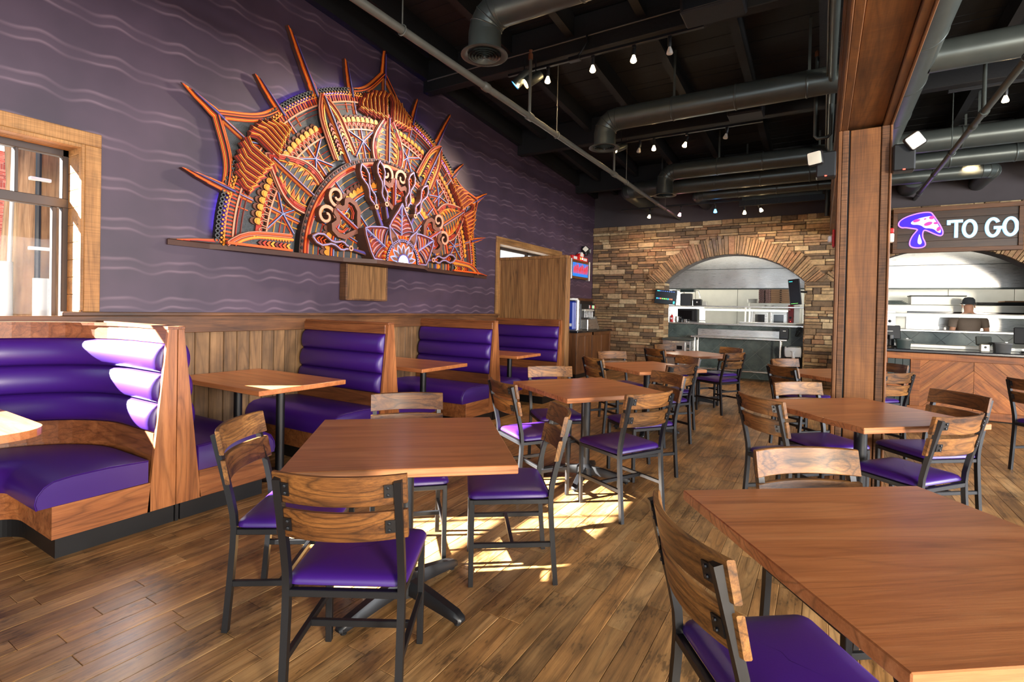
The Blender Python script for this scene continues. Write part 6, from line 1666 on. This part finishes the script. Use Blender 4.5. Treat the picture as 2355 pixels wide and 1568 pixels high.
for a in (20, 45, 75, 105, 135, 160): mb = MB(); nested(mb, [po(.42, a), po(.86, a)], BARS, .215, .006); nested(mb, [po(.98, a), po(1.13, a)], BARS, .175, .006); sb(mb, 'radial_bar')
# scrolls
def spiral(c, ang, s):
    P = []
    for i in range(27):
        t_ = i / 26; th = radians(ang) + s * (t_ * 2 * pi * 1.22); r_ = .112 * (1 - .80 * t_)
        P.append((c[0] + r_ * cos(th), c[1] + r_ * sin(th)))
    return P
for a in (30, 90, 150):
    for s in (-1, 1):
        c = po(1.05, a + s * 7.2); P = spiral(c, a - 180 + s * 40, s)
        P = [po(.90, a + s * 2.6), po(.95, a + s * 2.3)] + P
        mb = MB().ribbon(P, .042, fw_, .17, .26, mat=UM, side=BR, taper=lambda t_: 1 - .35 * t_); mb.ribbon(P, .036, fw_, .26, .268, mat=SA, side=UM, taper=lambda t_: 1 - .35 * t_); sb(mb, 'scroll')
    # brown tulip ornament
    lf = local(a); mb = MB()
    for s in (-1, 1):
        P = [(.99, .0), (.975, .04), (.93, .055), (.90, .10), (.93, .165), (.90, .205), (.82, .215), (.74, .18), (.70, .11), (.66, .05), (.62, .0)]
        P = [lf(x_, s * y_) for x_, y_ in P]
        mb.ribbon(P, .050, fw_, .215, .285, mat=UM, side=BR)
        Q = [lf(x_, s * y_) for x_, y_ in ((.90, .05), (.865, .10), (.88, .15), (.83, .165), (.77, .13), (.745, .06))]
        nested(mb, Q, ((.036, BR), (.026, OR), (.012, RD)), .215, .016)
        Q = [lf(x_, s * y_) for x_, y_ in ((.86, .035), (.83, .085), (.80, .085), (.78, .03))]
        nested(mb, Q, ((.024, OR), (.010, YE)), .215, .014)
    sb(mb, 'tulip_ornament')
    mb = MB(); nested(mb, [lf(.42, 0), lf(.99, 0)], ((.05, MA), (.040, OR), (.024, RD), (.010, LI)), .25, .012); sb(mb, 'ornament_bar')
# spear shaped hands
def spear(a):
    lf = local(a); mb = MB()
    T1 = [(1.18, 0), (1.12, .045), (1.05, .058), (.99, .035), (.95, .016), (.90, .014), (.86, .026), (.82, .044), (.78, .040), (.745, .018), (.72, .016)]
    full = [lf(x_, y_) for x_, y_ in T1] + [lf(x_, -y_) for x_, y_ in T1[::-1][:-1]]
    for s in (1, -1):
        P = [lf(x_, s * y_) for x_, y_ in T1]
        mb.ribbon(P, .026, fw_, .24, .31, mat=UM, side=BR); mb.ribbon(P, .014, fw_, .31, .318, mat=LI, side=UM)
    for x_, y_ in ((1.10, .03), (1.06, .04), (1.02, .025), (.82, .026), (.79, .02)): mb.ribbon([lf(x_ - .03, -y_), lf(x_, 0), lf(x_ - .03, y_)], .009, fw_, .25, .285, mat=OR, side=RD)
    c = lf(.69, 0); mb.ribbon([(c[0] + .022 * cos(k * pi / 6), c[1] + .022 * sin(k * pi / 6)) for k in range(12)], .016, fw_, .24, .322, mat=SA, side=UM, closed=True)
    mb.prism([lf(.67, .014), lf(.67, -.014), lf(.36, -.026), lf(.36, .026)], fw_, .24, .30, mat=UM, side=BR); mb.prism([lf(.665, .008), lf(.665, -.008), lf(.36, -.016), lf(.36, .016)], fw_, .30, .312, mat=VI, side=LI)
    return sb(mb, 'spear_hand')
for a in (8, 62, 76, 104, 118, 172): spear(a)
# lotus petals and lit centre
for a, r1 in ((150, .66), (30, .66), (90, .70)):
    lf = local(a); w0 = .30 if a != 90 else .29
    E1 = [(.16, .10), (.22, .175), (.30, .215), (.38, .21), (.46, .17), (.54, .11), (.61, .055), (r1, 0)]
    if a != 90: lo_ = -1
    P = [lf(x_, y_) for x_, y_ in E1] + [lf(x_, -y_) for x_, y_ in E1[::-1]]
    P = [(u, max(.002, v)) for u, v in P]
    pt_ = sb(MB().prism(P, fw_, .22, w0 + .10, mat=MA, side=BR), 'lotus_petal')
    mb = MB(); mb.ribbon(P[:len(P)], .014, fw_, w0 + .09, w0 + .118, mat=LI, side=UM, closed=True)
    sb(mb, 'petal_border', pt_)
    mb = MB(); nested(mb, [lf(.2, 0), lf(r1 - .02, 0)], ((.03, VI), (.016, LI), (.006, PB)), w0 + .10, .007); sb(mb, 'petal_spine', pt_)
    mb = MB(); cols = (OR, YE, BK, SA, OR, GO, BK)
    for s in (-1, 1):
        for k in range(7):
            x0 = .24 + .045 * k; Q = []
            for i in range(7):
                t_ = i / 6; x_ = x0 + .09 * t_ - .04 * t_ * t_; y_ = t_ * (.19 if k < 3 else .19 - (k - 2) * .034)
                q = lf(x_ + .03 * (t_ - t_ * t_), s * y_)
                if q[1] > .012: Q.append(q)
            if len(Q) > 2: mb.ribbon(Q, .014, fw_, w0 + .10, w0 + .110, mat=cols[k], taper=lambda t_: .5 + .7 * t_); mb.ribbon([(q[0] + .006, q[1] + .006) for q in Q], .005, fw_, w0 + .11, w0 + .114, mat=LI)
    sb(mb, 'petal_veins', pt_, kind='stuff')
for a in (120, 60): lf = local(a); sb(MB().prism([lf(.2, .07), lf(.34, .06), lf(.47, 0), lf(.34, -.06), lf(.2, -.07)], fw_, .25, .43, mat=UM, side=BR).ribbon([lf(.2, .06), lf(.34, .05), lf(.46, 0), lf(.34, -.05), lf(.2, -.06)], .012, fw_, .43, .44, mat=LI), 'bud')
sb(MB().prism(arc(.275, 0, 180, 40), fw_, .25, .42, mat=BR), 'medallion')
mb = MB()
for i in range(60):
    a = 1.5 + i * 177 / 59; mb.ribbon([po(.278, a), po(.315, a)], .008, fw_, .40, .43, mat=(OR, RD, YE)[i % 3])
sb(mb, 'medallion_fringe', kind='stuff')
mb = MB()
for i in range(26):
    a = 3.4 + i * 173 / 25; c = po(.258, a); mb.ribbon([(c[0] + .014 * cos(k * pi / 4), c[1] + .014 * sin(k * pi / 4)) for k in range(8)], .007, fw_, .42, .44, mat=LI, side=BK, closed=True)
sb(mb, 'medallion_rings', kind='stuff')
sb(MB().prism(arc(.232, 0, 180, 36), fw_, .42, .428, mat=OR), 'medallion_face')
for i in range(7):
    a = 12.9 * 1 + i * 25.7; lf = local(a)
    mb = MB().prism([lf(.09, .028), lf(.16, .034), lf(.20, .018), lf(.225, 0), lf(.20, -.018), lf(.16, -.034), lf(.09, -.028)], fw_, .428, .436, mat=PB, side=SA).prism([lf(.10, .012), lf(.15, .018), lf(.195, 0), lf(.15, -.018), lf(.10, -.012)], fw_, .436, .442, mat=UM); sb(mb, 'medallion_leaf')
sb(MB().ribbon(arc(.092, 0, 180, 24), .014, fw_, .43, .446, mat=VI), 'medallion_hoop')
MB().prism(arc(.085, 0, 180, 24), fw_, .43, .438).build('lit_centre', glow('art_white_glow', (.86, .84, 1.0), 2.2), sc)
t = thing('bracket_box', 'square brown wooden box on the wall under the sun sculpture', 'box', (XW, 4.26, 1.455))
MB().box(.002, .10, -.31, .31, .0, .405, .004).build('front', M['panelwood'], t); MB().box(.004, .112, -.325, -.30, -.004, .408, .004).build('side_board', M['column_strip'], t); MB().box(.004, .108, .30, .322, -.004, .408, .004).build('side_board', M['column_strip'], t); MB().box(.002, .104, -.31, .31, -.006, .012, .003).build('bottom_board', M['column_strip'], t)
